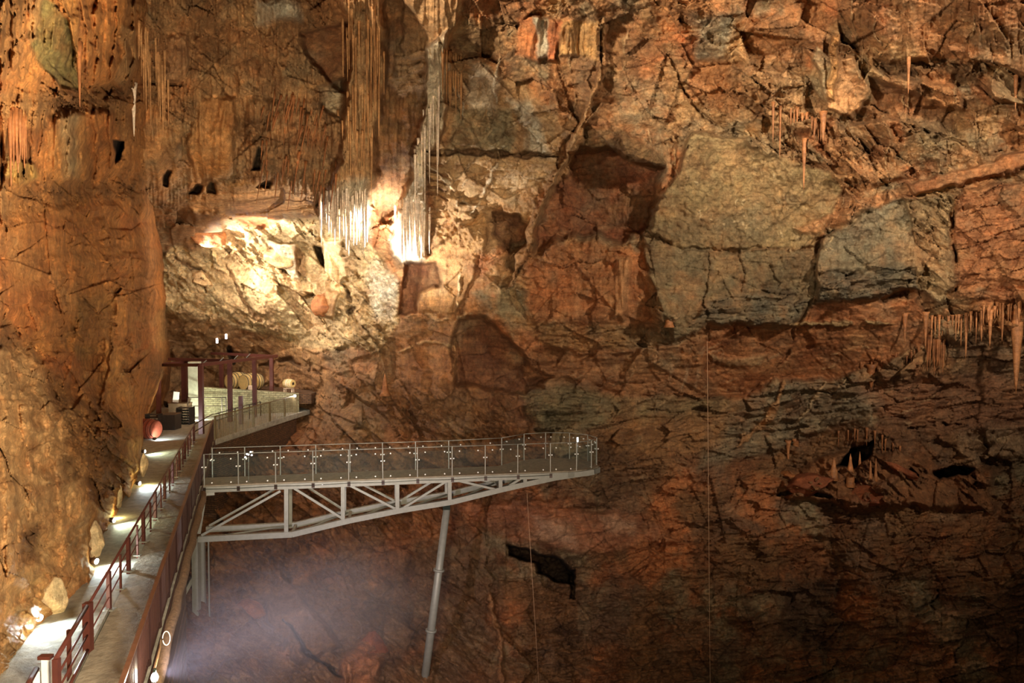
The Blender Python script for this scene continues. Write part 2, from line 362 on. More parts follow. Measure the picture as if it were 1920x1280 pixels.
# ------------------------------------------------------------------ mesh helpers
class MB:
    def __init__(s): s.bm = bmesh.new()
    def box(s, c, size, rot=None):
        r = bmesh.ops.create_cube(s.bm, size=1)
        m = Matrix.Translation(c) @ (rot.to_matrix().to_4x4() if rot else Matrix()) @ Matrix.Diagonal((size[0], size[1], size[2], 1))
        bmesh.ops.transform(s.bm, matrix=m, verts=r['verts']); return s
    def bar(s, a, b, w, h=None):
        a, b = Vector(a), Vector(b); d = b - a; h = h or w
        q = d.to_track_quat('Y', 'Z') if abs(d.normalized().z) < .999 else d.to_track_quat('Y', 'X')
        r = bmesh.ops.create_cube(s.bm, size=1)
        bmesh.ops.transform(s.bm, matrix=Matrix.Translation((a + b) / 2) @ q.to_matrix().to_4x4() @ Matrix.Diagonal((w, d.length, h, 1)), verts=r['verts']); return s
    def tube(s, pts, r, n=8, r2=None):
        pts = [Vector(p) for p in pts]; rings = []
        for i, p in enumerate(pts):
            d = (pts[min(i + 1, len(pts) - 1)] - pts[max(i - 1, 0)]).normalized()
            x = d.orthogonal().normalized() if i == 0 else (rx - d * rx.dot(d)).normalized()
            rx = x; y = d.cross(x); rr = r if r2 is None else r + (r2 - r) * i / (len(pts) - 1)
            rings.append([s.bm.verts.new(p + (x * math.cos(k * 2 * PI / n) + y * math.sin(k * 2 * PI / n)) * rr) for k in range(n)])
        for a, b in zip(rings, rings[1:]):
            for k in range(n): s.bm.faces.new((a[k], a[(k + 1) % n], b[(k + 1) % n], b[k])).smooth = True
        s.bm.faces.new(rings[0][::-1]); s.bm.faces.new(rings[-1]); return s
    def lathe(s, prof, mat=None, n=16):
        mat = mat or Matrix(); rings = []
        for r, z in prof: rings.append([s.bm.verts.new(mat @ Vector((max(r, .0005) * math.cos(k * 2 * PI / n), max(r, .0005) * math.sin(k * 2 * PI / n), z))) for k in range(n)])
        for a, b in zip(rings, rings[1:]):
            for k in range(n): s.bm.faces.new((a[k], a[(k + 1) % n], b[(k + 1) % n], b[k])).smooth = True
        s.bm.faces.new(rings[0][::-1]); s.bm.faces.new(rings[-1]); return s
    def prism(s, pts, z0, z1):
        a = [s.bm.verts.new((p[0], p[1], z0)) for p in pts]; b = [s.bm.verts.new((p[0], p[1], z1)) for p in pts]; n = len(pts)
        s.bm.faces.new(a[::-1]); s.bm.faces.new(b)
        for i in range(n): s.bm.faces.new((a[i], a[(i + 1) % n], b[(i + 1) % n], b[i]))
        return s
    def build(s, name, mat, parent=None, bevel=0, loc=None):
        bmesh.ops.recalc_face_normals(s.bm, faces=s.bm.faces)
        if bevel:
            bmesh.ops.bevel(s.bm, geom=s.bm.edges[:], offset=bevel, segments=1, affect='EDGES')
        me = bpy.data.meshes.new(name)
        if loc is not None: bmesh.ops.translate(s.bm, verts=s.bm.verts, vec=-Vector(loc))
        s.bm.to_mesh(me); s.bm.free(); me.materials.append(mat)
        o = bpy.data.objects.new(name, me); C.objects.link(o)
        if parent is not None:
            o.parent = parent; o.matrix_parent_inverse = Matrix.Translation(-Vector(parent.location)) if not parent.get('_rot') else parent_inv(parent)
        elif loc is not None: o.location = loc
        return o
def parent_inv(p):
    bpy.context.view_layer.update(); return p.matrix_world.inverted()
def tag(o, label=None, cat=None, group=None, kind=None):
    if label: o['label'] = label
    if cat: o['category'] = cat
    if group: o['group'] = group
    if kind: o['kind'] = kind
    return o
def empty(name, loc, label, cat, group=None):
    o = bpy.data.objects.new(name, None); C.objects.link(o); o.location = loc; o.empty_display_size = .2
    return tag(o, label, cat, group)
def copy_tree(o, parent=None):
    c = o.copy(); C.objects.link(c); c.parent = parent
    for ch in [x for x in C.objects if x.parent == o]: copy_tree(ch, c)
    return c

# ------------------------------------------------------------------ the cave
def tps(ctrl, U, V):
    c = np.array(ctrl, np.float64); X = c[:, :2] / 500; n = len(c)
    def phi(r2): return .5 * r2 * np.log(r2 + 1e-9)
    K = phi(((X[:, None] - X[None]) ** 2).sum(-1)) + np.eye(n) * .002
    Pm = np.hstack([np.ones((n, 1)), X]); A = np.zeros((n + 3, n + 3)); A[:n, :n] = K; A[:n, n:] = Pm; A[n:, :n] = Pm.T
    w = np.linalg.solve(A, np.concatenate([c[:, 2], np.zeros(3)]))
    u = U / 500; v = V / 500; r = (w[n] + w[n + 1] * u + w[n + 2] * v).astype(np.float32)
    for i in range(n): r += (w[i] * phi((u - X[i, 0]) ** 2 + (v - X[i, 1]) ** 2)).astype(np.float32)
    return r
ST = 1.7
# --- the far wall and roof
B = Field(150, 2120, -160, 1440, ST)
base = tps([(960, -160, 28), (300, -160, 24), (1500, -160, 29), (2100, -160, 27),
    (200, 0, 27), (500, 0, 31), (700, 0, 33), (960, 60, 37), (1400, 60, 38), (1900, 60, 35),
    (250, 200, 33), (450, 200, 37), (650, 200, 38), (960, 250, 43), (1300, 250, 43), (1700, 250, 41), (2100, 250, 38),
    (250, 360, 38), (450, 370, 42), (620, 380, 43), (800, 380, 44), (960, 450, 46), (1300, 450, 45), (1600, 450, 44), (1900, 450, 42), (2100, 450, 40),
    (300, 480, 55), (450, 450, 55), (600, 450, 53), (700, 500, 51), (780, 550, 49), (330, 560, 57), (500, 560, 55), (620, 600, 54),
    (250, 640, 60), (400, 650, 63), (500, 690, 63), (560, 700, 60), (400, 760, 64), (620, 700, 54), (700, 680, 52), (560, 780, 57), (640, 800, 50),
    (850, 650, 48), (1000, 620, 47), (1300, 640, 46), (1300, 560, 45), (1600, 560, 44), (1900, 570, 42), 
    (1000, 730, 47), (1300, 760, 49), (1600, 700, 47), (1900, 700, 47), (1500, 860, 50), (1800, 870, 49), (2100, 800, 46),
    (700, 850, 47), (900, 850, 46), (1150, 850, 46), (450, 860, 46), (450, 950, 42), (650, 950, 41), (900, 960, 43), (1150, 960, 44),
    (1400, 960, 46), (1700, 960, 45), (2100, 960, 41), (360, 1050, 36), (500, 1080, 36), (700, 1080, 38), (900, 1100, 40), (1150, 1100, 42), (1500, 1150, 43), (1900, 1150, 39),
    (360, 1200, 29), (500, 1250, 29), (700, 1250, 32), (900, 1270, 35), (1200, 1300, 38), (1600, 1300, 38), (2000, 1300, 35), (400, 1430, 22), (1000, 1430, 29), (1900, 1430, 30)], B.U, B.V)
base_B = base
# kinds of surface: start from soft masks
U, V = B.U, B.V
k = B.k
k['facet'][:] = .75
k['fine'][:] = .5
low = sstep(-40, 60, V - 830) * sstep(-60, 60, U - 980)
k['strata'][:] = .15 + .85 * low; k['facet'][:] -= .35 * low
OCHRE = (186, 112, 52); TAN = (190, 138, 84); ORANGE = (192, 98, 36); RED = (132, 72, 36); GREY = (146, 126, 96); BLUEG = (122, 112, 90)
BROWN = (134, 84, 44); MAUVE = (128, 88, 66); DARK = (96, 58, 30); WHITE = (228, 205, 178); # (132, 112, 68); PINK = (160, 108, 80)
def palette(Fd, cols, scale, seed):
    """mottle the rock with its own minerals"""
    U, V = Fd.wu, Fd.wv
    acc = None; tot = None
    for i, (c, w) in enumerate(cols):
        n = fbm(U / scale, V / scale, seed + i * 31, 5, .6); ww = np.exp(np.clip(n * 9, -6, 6)) * w
        acc = ww[..., None] * lin(c) if acc is None else acc + ww[..., None] * lin(c); tot = ww if tot is None else tot + ww
    return acc / tot[..., None]
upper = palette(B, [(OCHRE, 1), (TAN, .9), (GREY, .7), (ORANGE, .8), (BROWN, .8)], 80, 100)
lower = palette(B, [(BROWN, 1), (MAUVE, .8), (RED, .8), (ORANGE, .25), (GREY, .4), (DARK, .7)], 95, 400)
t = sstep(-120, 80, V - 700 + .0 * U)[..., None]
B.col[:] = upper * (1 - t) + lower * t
R = B.region; S = B.stroke
# left roof: drapes and hairy straws
R([(150, -160), (760, -160), (720, 380), (600, 390), (430, 370), (150, 420)], (182, 120, 66), 0, 20, .45, facet=.35, straw=.9, rubble=.25)
R([(380, 180), (440, 190), (430, 330), (360, 350), (350, 260)], (204, 126, 44), .6, 8, .7, flow=1, straw=.1)
R([(230, 190), (300, 200), (300, 330), (240, 360), (200, 320)], (196, 118, 44), .3, 10, .6, flow=1)
R([(310, 70), (345, 60), (350, 150), (300, 170)], (188, 128, 84), .3, 8, .6, flow=1)
R([(480, 0), (560, 0), (570, 40), (480, 40)], (190, 182, 168), .5, 10, .8, straw=.6)
R([(575, 60), (655, 40), (655, 190), (620, 160), (580, 110)], (132, 66, 24), -2.2, 6, .85, flow=.2, fine=.3)
R([(595, 160), (645, 150), (640, 230), (600, 200)], (196, 178, 150), -1.2, 6, .7, strata=.5)
R([(470, 190), (600, 180), (655, 270), (665, 390), (590, 385), (480, 320), (460, 230)], (150, 104, 66), .3, 16, .6, straw=1.2, facet=.4)
R([(300, 240), (345, 240), (330, 330), (290, 345)], (196, 122, 50), .4, 8, .6, flow=1)
R([(400, 340), (540, 345), (580, 385), (520, 400), (430, 405), (360, 425), (350, 380)], (200, 134, 68), .5, 6, .7, flow=.4, facet=.25)
R([(640, 0), (720, -20), (716, 180), (700, 320), (690, 440), (660, 470), (600, 400), (640, 300), (655, 150)], (192, 142, 92), 2.4, 8, .75, straw=1.1, flow=.3)
R([(600, 360), (690, 330), (690, 470), (655, 480), (600, 410)], (230, 218, 200), .3, 12, .9, straw=1.4)
R([(715, 0), (760, 0), (800, 60), (790, 180), (770, 330), (745, 400), (715, 420), (705, 300), (718, 150)], (112, 70, 32), -.9, 8, .7, flow=.4, straw=.4)
R([(760, -20), (880, -30), (850, 60), (830, 120), (770, 110), (748, 80)], (196, 146, 100), .9, 6, .7, flow=.7, straw=.4)
R([(735, 100), (800, 90), (830, 110), (820, 170), (745, 180)], (196, 150, 112), .8, 8, .7, strata=.7, straw=.4)
R([(800, 90), (838, 60), (842, 190), (822, 250), (800, 300), (800, 480), (770, 492), (738, 480), (748, 400), (772, 330), (790, 230)], (232, 216, 196), 1.9, 6, .95, straw=1.3, flow=.3)
R([(742, 410), (800, 400), (802, 482), (768, 490), (738, 470)], (235, 225, 210), .3, 8, .95, straw=1.3)
# lit wall right of the white curtain
R([(838, 100), (900, 120), (1000, 170), (1062, 240), (1040, 320), (1000, 400), (960, 450), (900, 470), (815, 470), (805, 300), (830, 200)], (186, 140, 92), .2, 8, .75, facet=.6, flow=.15)
R([(880, 120), (940, 150), (920, 220), (885, 200)], (232, 208, 188), .2, 10, .9, facet=.5)
R([(960, 185), (1000, 190), (1020, 260), (1035, 290), (990, 280)], (205, 200, 185), .2, 10, .8)
R([(940, 320), (1000, 330), (1000, 365), (950, 350)], (228, 205, 180), .1, 8, .8)
R([(860, 200), (960, 200), (965, 285), (830, 285)], (146, 130, 98), .2, 8, .75, facet=.5, fine=1)
R([(835, 290), (1050, 290), (1000, 380), (860, 385)], (196, 152, 104), .1, 8, .6)
S([(795, 284), (900, 284), (960, 288), (1045, 292)], 8, -.9, (110, 70, 36), warp=.3)
S([(828, 105), (850, 160), (870, 190), (868, 240)], 4, .35, (232, 214, 196)); S([(935, 110), (925, 160), (935, 190)], 4, .3, (232, 214, 196))
S([(930, 300), (915, 350), (900, 385), (880, 400)], 4, .35, (230, 208, 182)); S([(800, 300), (850, 350), (880, 385), (900, 390)], 4, .35, (230, 205, 178))
S([(885, 300), (870, 340), (860, 390)], 3, .3, (226, 200, 170)); S([(820, 250), (840, 310), (862, 380)], 4, .4, (206, 160, 110))
for y in (300, 318, 335, 352, 368): S([(800, y), (820, y + 3), (842, y + 10)], 3, -.35, (120, 66, 30))
R([(965, 30), (1010, 35), (1008, 112), (970, 105)], (214, 110, 40), .4, 5, .8, flow=1)
R([(1000, 36), (1030, 36), (1026, 100), (1006, 105)], (200, 190, 170), .4, 4, .8, flow=1)
R([(1030, 34), (1060, 36), (1040, 110), (1024, 108)], (196, 84, 26), .5, 4, .8, flow=1)
R([(1050, 34), (1128, 36), (1116, 112), (1050, 104)], (212, 150, 76), .7, 5, .85, flow=1.4)
R([(840, 40), (960, 30), (965, 100), (860, 95)], (150, 116, 74), .1, 8, .6)
R([(800, 480), (905, 400), (908, 460), (890, 520), (855, 590), (785, 578)], (178, 124, 66), .6, 5, .8, flow=.25, facet=.3, fine=.6)
R([(745, 590), (768, 488), (820, 492), (818, 530), (795, 555), (785, 578)], (120, 58, 26), -2.4, 4, .8, fine=.5)  # bay recess, its shadow painted in as deep red-brown
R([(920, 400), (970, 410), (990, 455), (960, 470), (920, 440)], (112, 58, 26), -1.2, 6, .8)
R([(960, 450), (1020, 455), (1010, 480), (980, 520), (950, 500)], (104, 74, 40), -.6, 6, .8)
R([(935, 540), (1000, 550), (1010, 590), (960, 640), (925, 590)], (140, 126, 92), .3, 8, .7, facet=.9)
# red alcove and the vein beside it
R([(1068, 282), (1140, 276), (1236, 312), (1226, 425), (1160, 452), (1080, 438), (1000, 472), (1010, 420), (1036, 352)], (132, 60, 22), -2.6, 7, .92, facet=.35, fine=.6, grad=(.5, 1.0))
R([(1080, 245), (1170, 238), (1240, 300), (1225, 318), (1140, 280), (1070, 285)], (124, 90, 50), .4, 5, .85)
S([(1135, 30), (1128, 130), (1100, 220), (1062, 300), (1030, 360), (990, 450), (955, 540)], 17, 1.3, (188, 130, 78), warp=.5)
S([(1120, 150), (1098, 218), (1060, 298), (1032, 350)], 5, .5, (214, 160, 108), warp=.5)
R([(985, 470), (1100, 450), (1225, 470), (1250, 600), (1200, 618), (1100, 606), (1000, 606), (985, 560)], (176, 92, 34), .3, 10, .85, flow=.35, facet=.45)
R([(1150, 480), (1180, 480), (1178, 600), (1155, 600)], (205, 140, 86), .3, 8, .6, flow=1.2)
R([(1210, 500), (1240, 510), (1256, 600), (1225, 610)], (206, 130, 74), .4, 8, .7, flow=1.2)
R([(1215, 540), (1275, 560), (1265, 640), (1235, 635)], (134, 104, 66), .3, 8, .6, facet=.8)
# brown arches, left centre
R([(860, 600), (905, 598), (950, 640), (1000, 690), (1040, 712), (990, 740), (900, 730), (850, 720), (848, 650)], (112, 56, 24), -1.9, 6, .9, facet=.4)
R([(745, 600), (860, 602), (852, 718), (745, 720), (730, 650)], (160, 100, 52), .2, 7, .6, facet=.6)
S([(745, 588), (800, 585), (855, 600), (880, 590), (900, 560)], 6, .5, (210, 170, 126))
S([(742, 660), (800, 640), (850, 650)], 5, .35, (196, 150, 100)); S([(858, 600), (852, 680), (845, 740)], 5, .5, (196, 130, 74), warp=.2)
S([(862, 500), (858, 560), (852, 590)], 4, .4, (236, 200, 156), warp=.3); S([(968, 470), (935, 540), (935, 560)], 4, .4, (210, 170, 124))
R([(760, 700), (850, 700), (845, 750), (765, 748)], (150, 92, 46), .6, 8, .6, flow=.9)
R([(950, 600), (1200, 612), (1215, 640), (1170, 660), (1030, 650)], (150, 100, 46), -.2, 8, .7, strata=.7, facet=.2)
R([(1030, 650), (1170, 662), (1210, 650), (1160, 700), (1050, 690), (1000, 670)], (140, 84, 36), -.8, 8, .7)
# grey slabs
R([(1298, 250), (1400, 262), (1500, 300), (1590, 332), (1562, 400), (1532, 462), (1420, 468), (1360, 472), (1272, 468), (1214, 430), (1250, 345), (1284, 275)], (152, 122, 76), 1.0, 5, .88, grad=(-.6, -1.0), fine=1, facet=.07, strata=.06)
R([(1330, 400), (1420, 380), (1470, 420), (1420, 460), (1300, 470), (1230, 430)], (130, 112, 82), 0, 22, .7, facet=.1, fine=1)
R([(1450, 330), (1560, 350), (1540, 420), (1430, 430)], (156, 118, 70), 0, 22, .55, facet=.12, fine=1)
R([(1214, 434), (1272, 472), (1360, 476), (1420, 472), (1530, 464), (1544, 500), (1516, 566), (1482, 602), (1332, 614), (1262, 642), (1240, 600), (1222, 520)], (128, 108, 76), .9, 5, .86, grad=(-.5, 1.2), fine=1, facet=.16, strata=.15)
R([(1330, 560), (1480, 545), (1510, 560), (1480, 604), (1332, 614), (1290, 612)], (104, 94, 78), .2, 8, .8, strata=1.0)
R([(1545, 440), (1600, 410), (1690, 374), (1716, 420), (1722, 500), (1726, 545), (1640, 562), (1530, 566), (1535, 500)], (122, 108, 84), 1.1, 5, .86, grad=(-.4, 1.0), facet=.2, strata=.12, fine=1)
R([(1540, 510), (1722, 500), (1726, 545), (1640, 562), (1530, 566)], (98, 90, 76), 0, 8, .85, strata=1.2)
R([(1600, 400), (1690, 372), (1660, 420), (1560, 470)], (126, 114, 94), .2, 10, .7)
R([(1690, 372), (1786, 368), (1792, 520), (1762, 562), (1726, 545), (1716, 430)], (160, 128, 88), .6, 5, .8, rubble=.9)
R([(1792, 362), (1920, 335), (2110, 300), (2110, 570), (1920, 566), (1792, 548)], (172, 96, 48), .5, 7, .8, facet=.35, strata=.5)
R([(1700, 345), (1800, 322), (1920, 288), (2110, 240), (2110, 290), (1920, 318), (1800, 350), (1712, 365)], (182, 98, 42), .9, 4, .9, fine=.4)
R([(1490, 430), (1600, 385), (1712, 345), (1720, 372), (1600, 402), (1530, 440)], (176, 106, 56), .5, 5, .8)
R([(1310, 640), (1484, 607), (1530, 568), (1640, 564), (1722, 560), (1746, 600), (1752, 645), (1640, 692), (1450, 712), (1392, 748), (1330, 742)], (162, 82, 28), -.5, 5, .94, grad=(.3, -2.4), fine=.7, facet=.12, strata=.1)
S([(1480, 606), (1600, 607), (1736, 606)], 6, .6, (176, 140, 92), warp=.3); S([(1560, 660), (1600, 650), (1630, 655)], 3, .1, (205, 160, 110)); S([(1545, 690), (1590, 665)], 3, .1, (205, 150, 100))
R([(980, 690), (1130, 662), (1316, 642), (1326, 710), (1392, 738), (1390, 748), (1200, 735), (1000, 712)], (156, 92, 48), .4, 5, .8, grad=(0, -1.2), facet=.3, strata=.3)
for x in (1230, 1262, 1290, 1312, 1345, 1365): S([(x + 8, 655), (x, 690), (x - 12, 728)], 5, .1, (196, 150, 116), warp=.6, a=.5)
R([(1330, 668), (1430, 665), (1425, 685), (1340, 680)], (176, 140, 100), .3, 5, .7)
R([(980, 735), (1200, 738), (1390, 752), (1410, 780), (1200, 800), (1000, 790)], (128, 104, 66), .2, 8, .7, strata=.9, facet=.3)
R([(1400, 750), (1470, 712), (1600, 700), (1660, 760), (1560, 800), (1440, 850), (1300, 880), (1330, 800)], (126, 108, 86), .1, 10, .8, strata=1.2, facet=.1)
R([(1100, 790), (1400, 770), (1330, 850), (1180, 860)], (146, 92, 42), .1, 12, .7, strata=.8, facet=.1)
S([(1470, 715), (1440, 780), (1400, 822), (1380, 840)], 9, .5, (196, 132, 78)); S([(1545, 710), (1520, 760), (1490, 790)], 4, .3, (196, 160, 124))
R([(1000, 730), (1140, 740), (1145, 800), (1010, 820)], (116, 104, 74), .2, 12, .75, strata=1.0)
# fracture lines
CR = None
S([(1214, 430), (1270, 467), (1360, 470), (1430, 466), (1500, 446), (1560, 400), (1600, 385)], 3.4, -.45, CR); S([(1545, 440), (1530, 500), (1528, 545), (1514, 570), (1490, 612), (1478, 655), (1440, 705), (1392, 748)], 3.4, -.45, CR)
S([(1788, 350), (1792, 450), (1790, 545)], 4, -.7, CR, warp=.4); S([(1300, 252), (1262, 330), (1216, 426)], 5, -.5, (120, 70, 34)); S([(1200, 736), (1390, 750), (1400, 738), (1480, 700)], 3.4, -.45, CR)
S([(1635, 200), (1700, 240), (1800, 262), (1850, 290), (1880, 285)], 5, -.8, CR); S([(1250, 100), (1290, 180), (1340, 230), (1400, 260)], 4, -.7, CR); S([(1350, 160), (1420, 190), (1520, 230), (1560, 300)], 4, -.7, CR)
S([(1330, 470), (1320, 560), (1328, 640)], 3, -.4, CR); S([(1290, 960), (1240, 1010), (1205, 1065), (1150, 1090)], 4, -.8, CR); S([(930, 900), (915, 960), (912, 1060)], 3, -.5, CR)
S([(500, 350), (495, 400)], 3, -.5, CR); S([(775, 70), (800, 200)], 3, -.5, CR)
# upper right: blocky ochre and grey
R([(1290, 20), (1380, 30), (1360, 110), (1310, 120)], (150, 138, 116), .3, 10, .7)
R([(1510, 90), (1600, 110), (1630, 170), (1600, 230), (1560, 205), (1540, 130)], (206, 138, 84), 1.0, 4, .8, facet=.3, flow=.3)
R([(1530, 80), (1560, 100), (1556, 190), (1516, 150)], (166, 142, 106), .7, 4, .8, facet=.2)
R([(1555, 60), (1572, 60), (1570, 190), (1558, 180)], (222, 150, 70), .8, 3, .85)
R([(1380, 100), (1500, 150), (1540, 250), (1450, 230), (1400, 180)], (200, 144, 92), .6, 8, .6, facet=.9, straw=.4)
R([(1560, 0), (2110, -20), (2110, 130), (1800, 110), (1640, 80)], (176, 106, 58), .1, 16, .6, facet=.35, flow=.35, straw=.2)
R([(1640, 110), (1800, 120), (1920, 140), (1900, 170), (1760, 160), (1640, 130)], (120, 82, 48), -1.0, 8, .7, rubble=.8)
R([(1630, 150), (1760, 190), (1800, 250), (1700, 240), (1640, 210)], (140, 84, 46), -1.0, 8, .8, facet=.3)
R([(1720, 130), (1780, 140), (1800, 200), (1730, 200)], (204, 122, 58), .5, 6, .7, rubble=.7)
R([(1840, 130), (1900, 130), (1920, 190), (1860, 185)], (196, 156, 110), .6, 6, .7, rubble=.8)
R([(1680, 215), (1880, 260), (1860, 310), (1700, 300)], (150, 128, 94), .3, 10, .6)
R([(1380, 250), (1500, 250), (1560, 300), (1480, 290), (1400, 270)], (176, 150, 112), .5, 6, .6, rubble=1)
R([(1140, 130), (1240, 150), (1250, 240), (1160, 230)], (140, 116, 84), .2, 10, .6)
R([(1560, 250), (1660, 230), (1700, 330), (1600, 370), (1540, 300)], (184, 124, 72), .7, 6, .7, rubble=1)
# the white-lit rubble face under the roof lip
RUB = [(296, 486), (345, 452), (430, 406), (480, 424), (560, 404), (640, 392), (700, 470), (745, 540), (748, 600), (705, 650), (600, 655), (500, 622), (400, 600), (330, 604), (296, 580)]
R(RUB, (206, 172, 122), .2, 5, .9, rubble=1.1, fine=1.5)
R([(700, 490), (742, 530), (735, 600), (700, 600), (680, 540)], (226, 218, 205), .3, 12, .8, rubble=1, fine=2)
R([(345, 400), (420, 395), (430, 440), (360, 470), (330, 450)], (140, 88, 44), .9, 6, .8, facet=.5)
R([(500, 455), (545, 450), (552, 500), (560, 520), (520, 500)], (214, 200, 176), 1.0, 3, .9, fine=.6); R([(530, 448), (570, 470), (570, 520), (552, 500)], (150, 104, 56), .2, 3, .9)  # block's lit face painted pale, its shaded face brown
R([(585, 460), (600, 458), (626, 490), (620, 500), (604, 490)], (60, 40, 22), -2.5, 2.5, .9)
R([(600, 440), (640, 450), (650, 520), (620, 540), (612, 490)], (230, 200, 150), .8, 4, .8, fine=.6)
R([(580, 580), (600, 545), (632, 560), (620, 592)], (160, 110, 58), 1.3, 3, .9, fine=.5)
S([(330, 480), (370, 510), (385, 545)], 12, -.7, (130, 84, 42)); S([(420, 500), (455, 560), (490, 600)], 8, -.6, (140, 92, 46)); S([(505, 480), (540, 520), (590, 560)], 7, -.8, (130, 84, 40)); S([(640, 540), (660, 580), (650, 600)], 7, -.8, (90, 60, 30))
R([(150, 560), (400, 600), (500, 625), (600, 660), (620, 730), (600, 800), (150, 830)], (164, 112, 60), 0, 14, .7, facet=.6, fine=.8)
S([(490, 690), (540, 670), (600, 710)], 7, -.8, (84, 52, 24)); S([(430, 650), (437, 680)], 8, -1.5, (50, 34, 20))
R([(500, 700), (560, 680), (600, 700), (590, 740), (500, 740)], (160, 104, 56), .6, 5, .7)
R([(560, 700), (960, 740), (960, 850), (560, 850)], (140, 86, 40), 0, 20, .6, rubble=.9)
R([(150, 830), (560, 840), (960, 850), (900, 980), (700, 1000), (400, 1180), (150, 1300)], (136, 82, 38), 0, 20, .6, rubble=.75, facet=.3)
R([(380, 1180), (500, 1080), (700, 1010), (900, 1000), (960, 1440), (300, 1440)], (124, 84, 62), 0, 40, .7, facet=.35, rubble=.3)
R([(480, 1090), (560, 1110), (640, 1210), (560, 1240), (500, 1160)], (140, 92, 64), .8, 8, .6, flow=.8)
S([(535, 1160), (570, 1220), (640, 1270)], 8, -1.0, (60, 42, 34)); R([(640, 1240), (700, 1180), (720, 1250), (700, 1320), (640, 1320)], (170, 88, 44), .8, 8, .7, facet=.6)
R([(850, 950), (1000, 940), (1200, 960), (1260, 1010), (1080, 1040), (960, 1020)], (168, 92, 62), .6, 10, .7, facet=.3, strata=.3)
R([(1000, 965), (1070, 985), (1075, 1030), (1010, 1010)], (190, 140, 116), .1, 12, .7); R([(1120, 960), (1190, 975), (1190, 1000), (1130, 990)], (190, 140, 114), .1, 8, .7)
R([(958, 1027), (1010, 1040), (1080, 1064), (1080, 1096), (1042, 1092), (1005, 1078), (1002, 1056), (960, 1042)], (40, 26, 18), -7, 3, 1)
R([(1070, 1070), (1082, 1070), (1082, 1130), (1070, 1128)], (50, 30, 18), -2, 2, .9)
S([(915, 1110), (930, 1180), (935, 1220), (940, 1300)], 9, .7, (182, 120, 78))
# ledge with boulders, dark gaps
R([(1480, 880), (1570, 850), (1700, 860), (1860, 880), (1860, 950), (1700, 950), (1560, 950), (1480, 930)], (142, 78, 36), 1.5, 8, .8, rubble=.9)
R([(1470, 905), (1560, 880), (1562, 905), (1530, 930), (1475, 935)], (150, 84, 38), 1.2, 5, .8)
R([(1560, 945), (1600, 925), (1690, 890), (1685, 905), (1630, 940), (1570, 955)], (146, 82, 50), .9, 5, .8)
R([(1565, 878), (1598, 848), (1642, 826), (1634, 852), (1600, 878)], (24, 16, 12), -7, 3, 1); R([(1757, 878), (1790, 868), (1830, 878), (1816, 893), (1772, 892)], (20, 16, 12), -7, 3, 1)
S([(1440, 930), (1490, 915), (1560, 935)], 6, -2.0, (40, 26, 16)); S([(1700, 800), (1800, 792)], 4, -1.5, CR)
R([(1790, 800), (1920, 790), (1920, 850), (1830, 870), (1800, 850)], (166, 128, 98), .3, 10, .6, facet=.7)
R([(1760, 640), (2110, 590), (2110, 700), (1800, 720)], (116, 78, 56), -.8, 12, .8, strata=1)
R([(1600, 720), (2110, 700), (2110, 800), (1700, 810)], (140, 84, 58), 0, 16, .7, strata=1)
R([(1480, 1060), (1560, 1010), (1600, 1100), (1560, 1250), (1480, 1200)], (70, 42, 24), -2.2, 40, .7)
for (x, y) in ((1770, 970), (1810, 1060), (1580, 1070), (1380, 960), (1620, 900), (1700, 1110), (1780, 1150)): R([(x - 25, y - 8), (x + 10, y - 12), (x + 25, y + 5), (x - 8, y + 12)], (176, 124, 92), .1, 8, .5)
# small black hollows of the left roof
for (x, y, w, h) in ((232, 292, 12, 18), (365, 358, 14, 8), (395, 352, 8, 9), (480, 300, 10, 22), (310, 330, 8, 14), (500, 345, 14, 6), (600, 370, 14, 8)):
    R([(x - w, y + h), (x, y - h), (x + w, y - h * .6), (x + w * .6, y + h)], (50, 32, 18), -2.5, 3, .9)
rv = random.Random(5)
for _ in range(60):                                    # chips and pale scratches on the smooth slabs
    x, y = rv.uniform(1300, 1560), rv.uniform(330, 470); a_ = rv.uniform(-1.2, 1.2); l_ = rv.uniform(4, 20)
    S([(x, y), (x + l_ * math.cos(a_) * .6, y + l_ * math.sin(a_))], rv.uniform(1.5, 3), .06, (206, 176, 134), a=.7)
for _ in range(70):
    x, y = rv.uniform(1000, 1740), rv.uniform(600, 820); l_ = rv.uniform(14, 46)
    S([(x, y), (x + l_, y - l_ * rv.uniform(.1, .8))], rv.uniform(1.5, 3.2), .08, (188, 146, 106), a=.55)
for _ in range(60):
    x, y = rv.uniform(880, 1900), rv.uniform(840, 1260); l_ = rv.uniform(10, 40)
    S([(x, y), (x + l_, y - l_ * rv.uniform(-.1, .3))], rv.uniform(2, 5), .08, (164, 118, 92), a=.45)
for _ in range(50):                                    # thin pale calcite runs
    x, y = rv.uniform(800, 1900), rv.uniform(0, 330); l_ = rv.uniform(20, 80)
    S([(x, y), (x + rv.uniform(-8, 8), y + l_ * .5), (x + rv.uniform(-14, 10), y + l_)], rv.uniform(1.6, 3.4), .25, (208, 164, 116), a=.6)
mot = palette(B, [(TAN, 1), (GREY, 1), (BROWN, 1.2), (OCHRE, .8), (DARK, .5)], 34, 900)
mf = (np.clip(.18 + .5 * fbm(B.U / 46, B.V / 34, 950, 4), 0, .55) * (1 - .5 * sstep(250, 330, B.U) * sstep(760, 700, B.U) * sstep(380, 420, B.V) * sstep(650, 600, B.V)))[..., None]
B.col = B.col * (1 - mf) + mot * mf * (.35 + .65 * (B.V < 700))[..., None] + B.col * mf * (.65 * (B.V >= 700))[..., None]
B.relief(0)
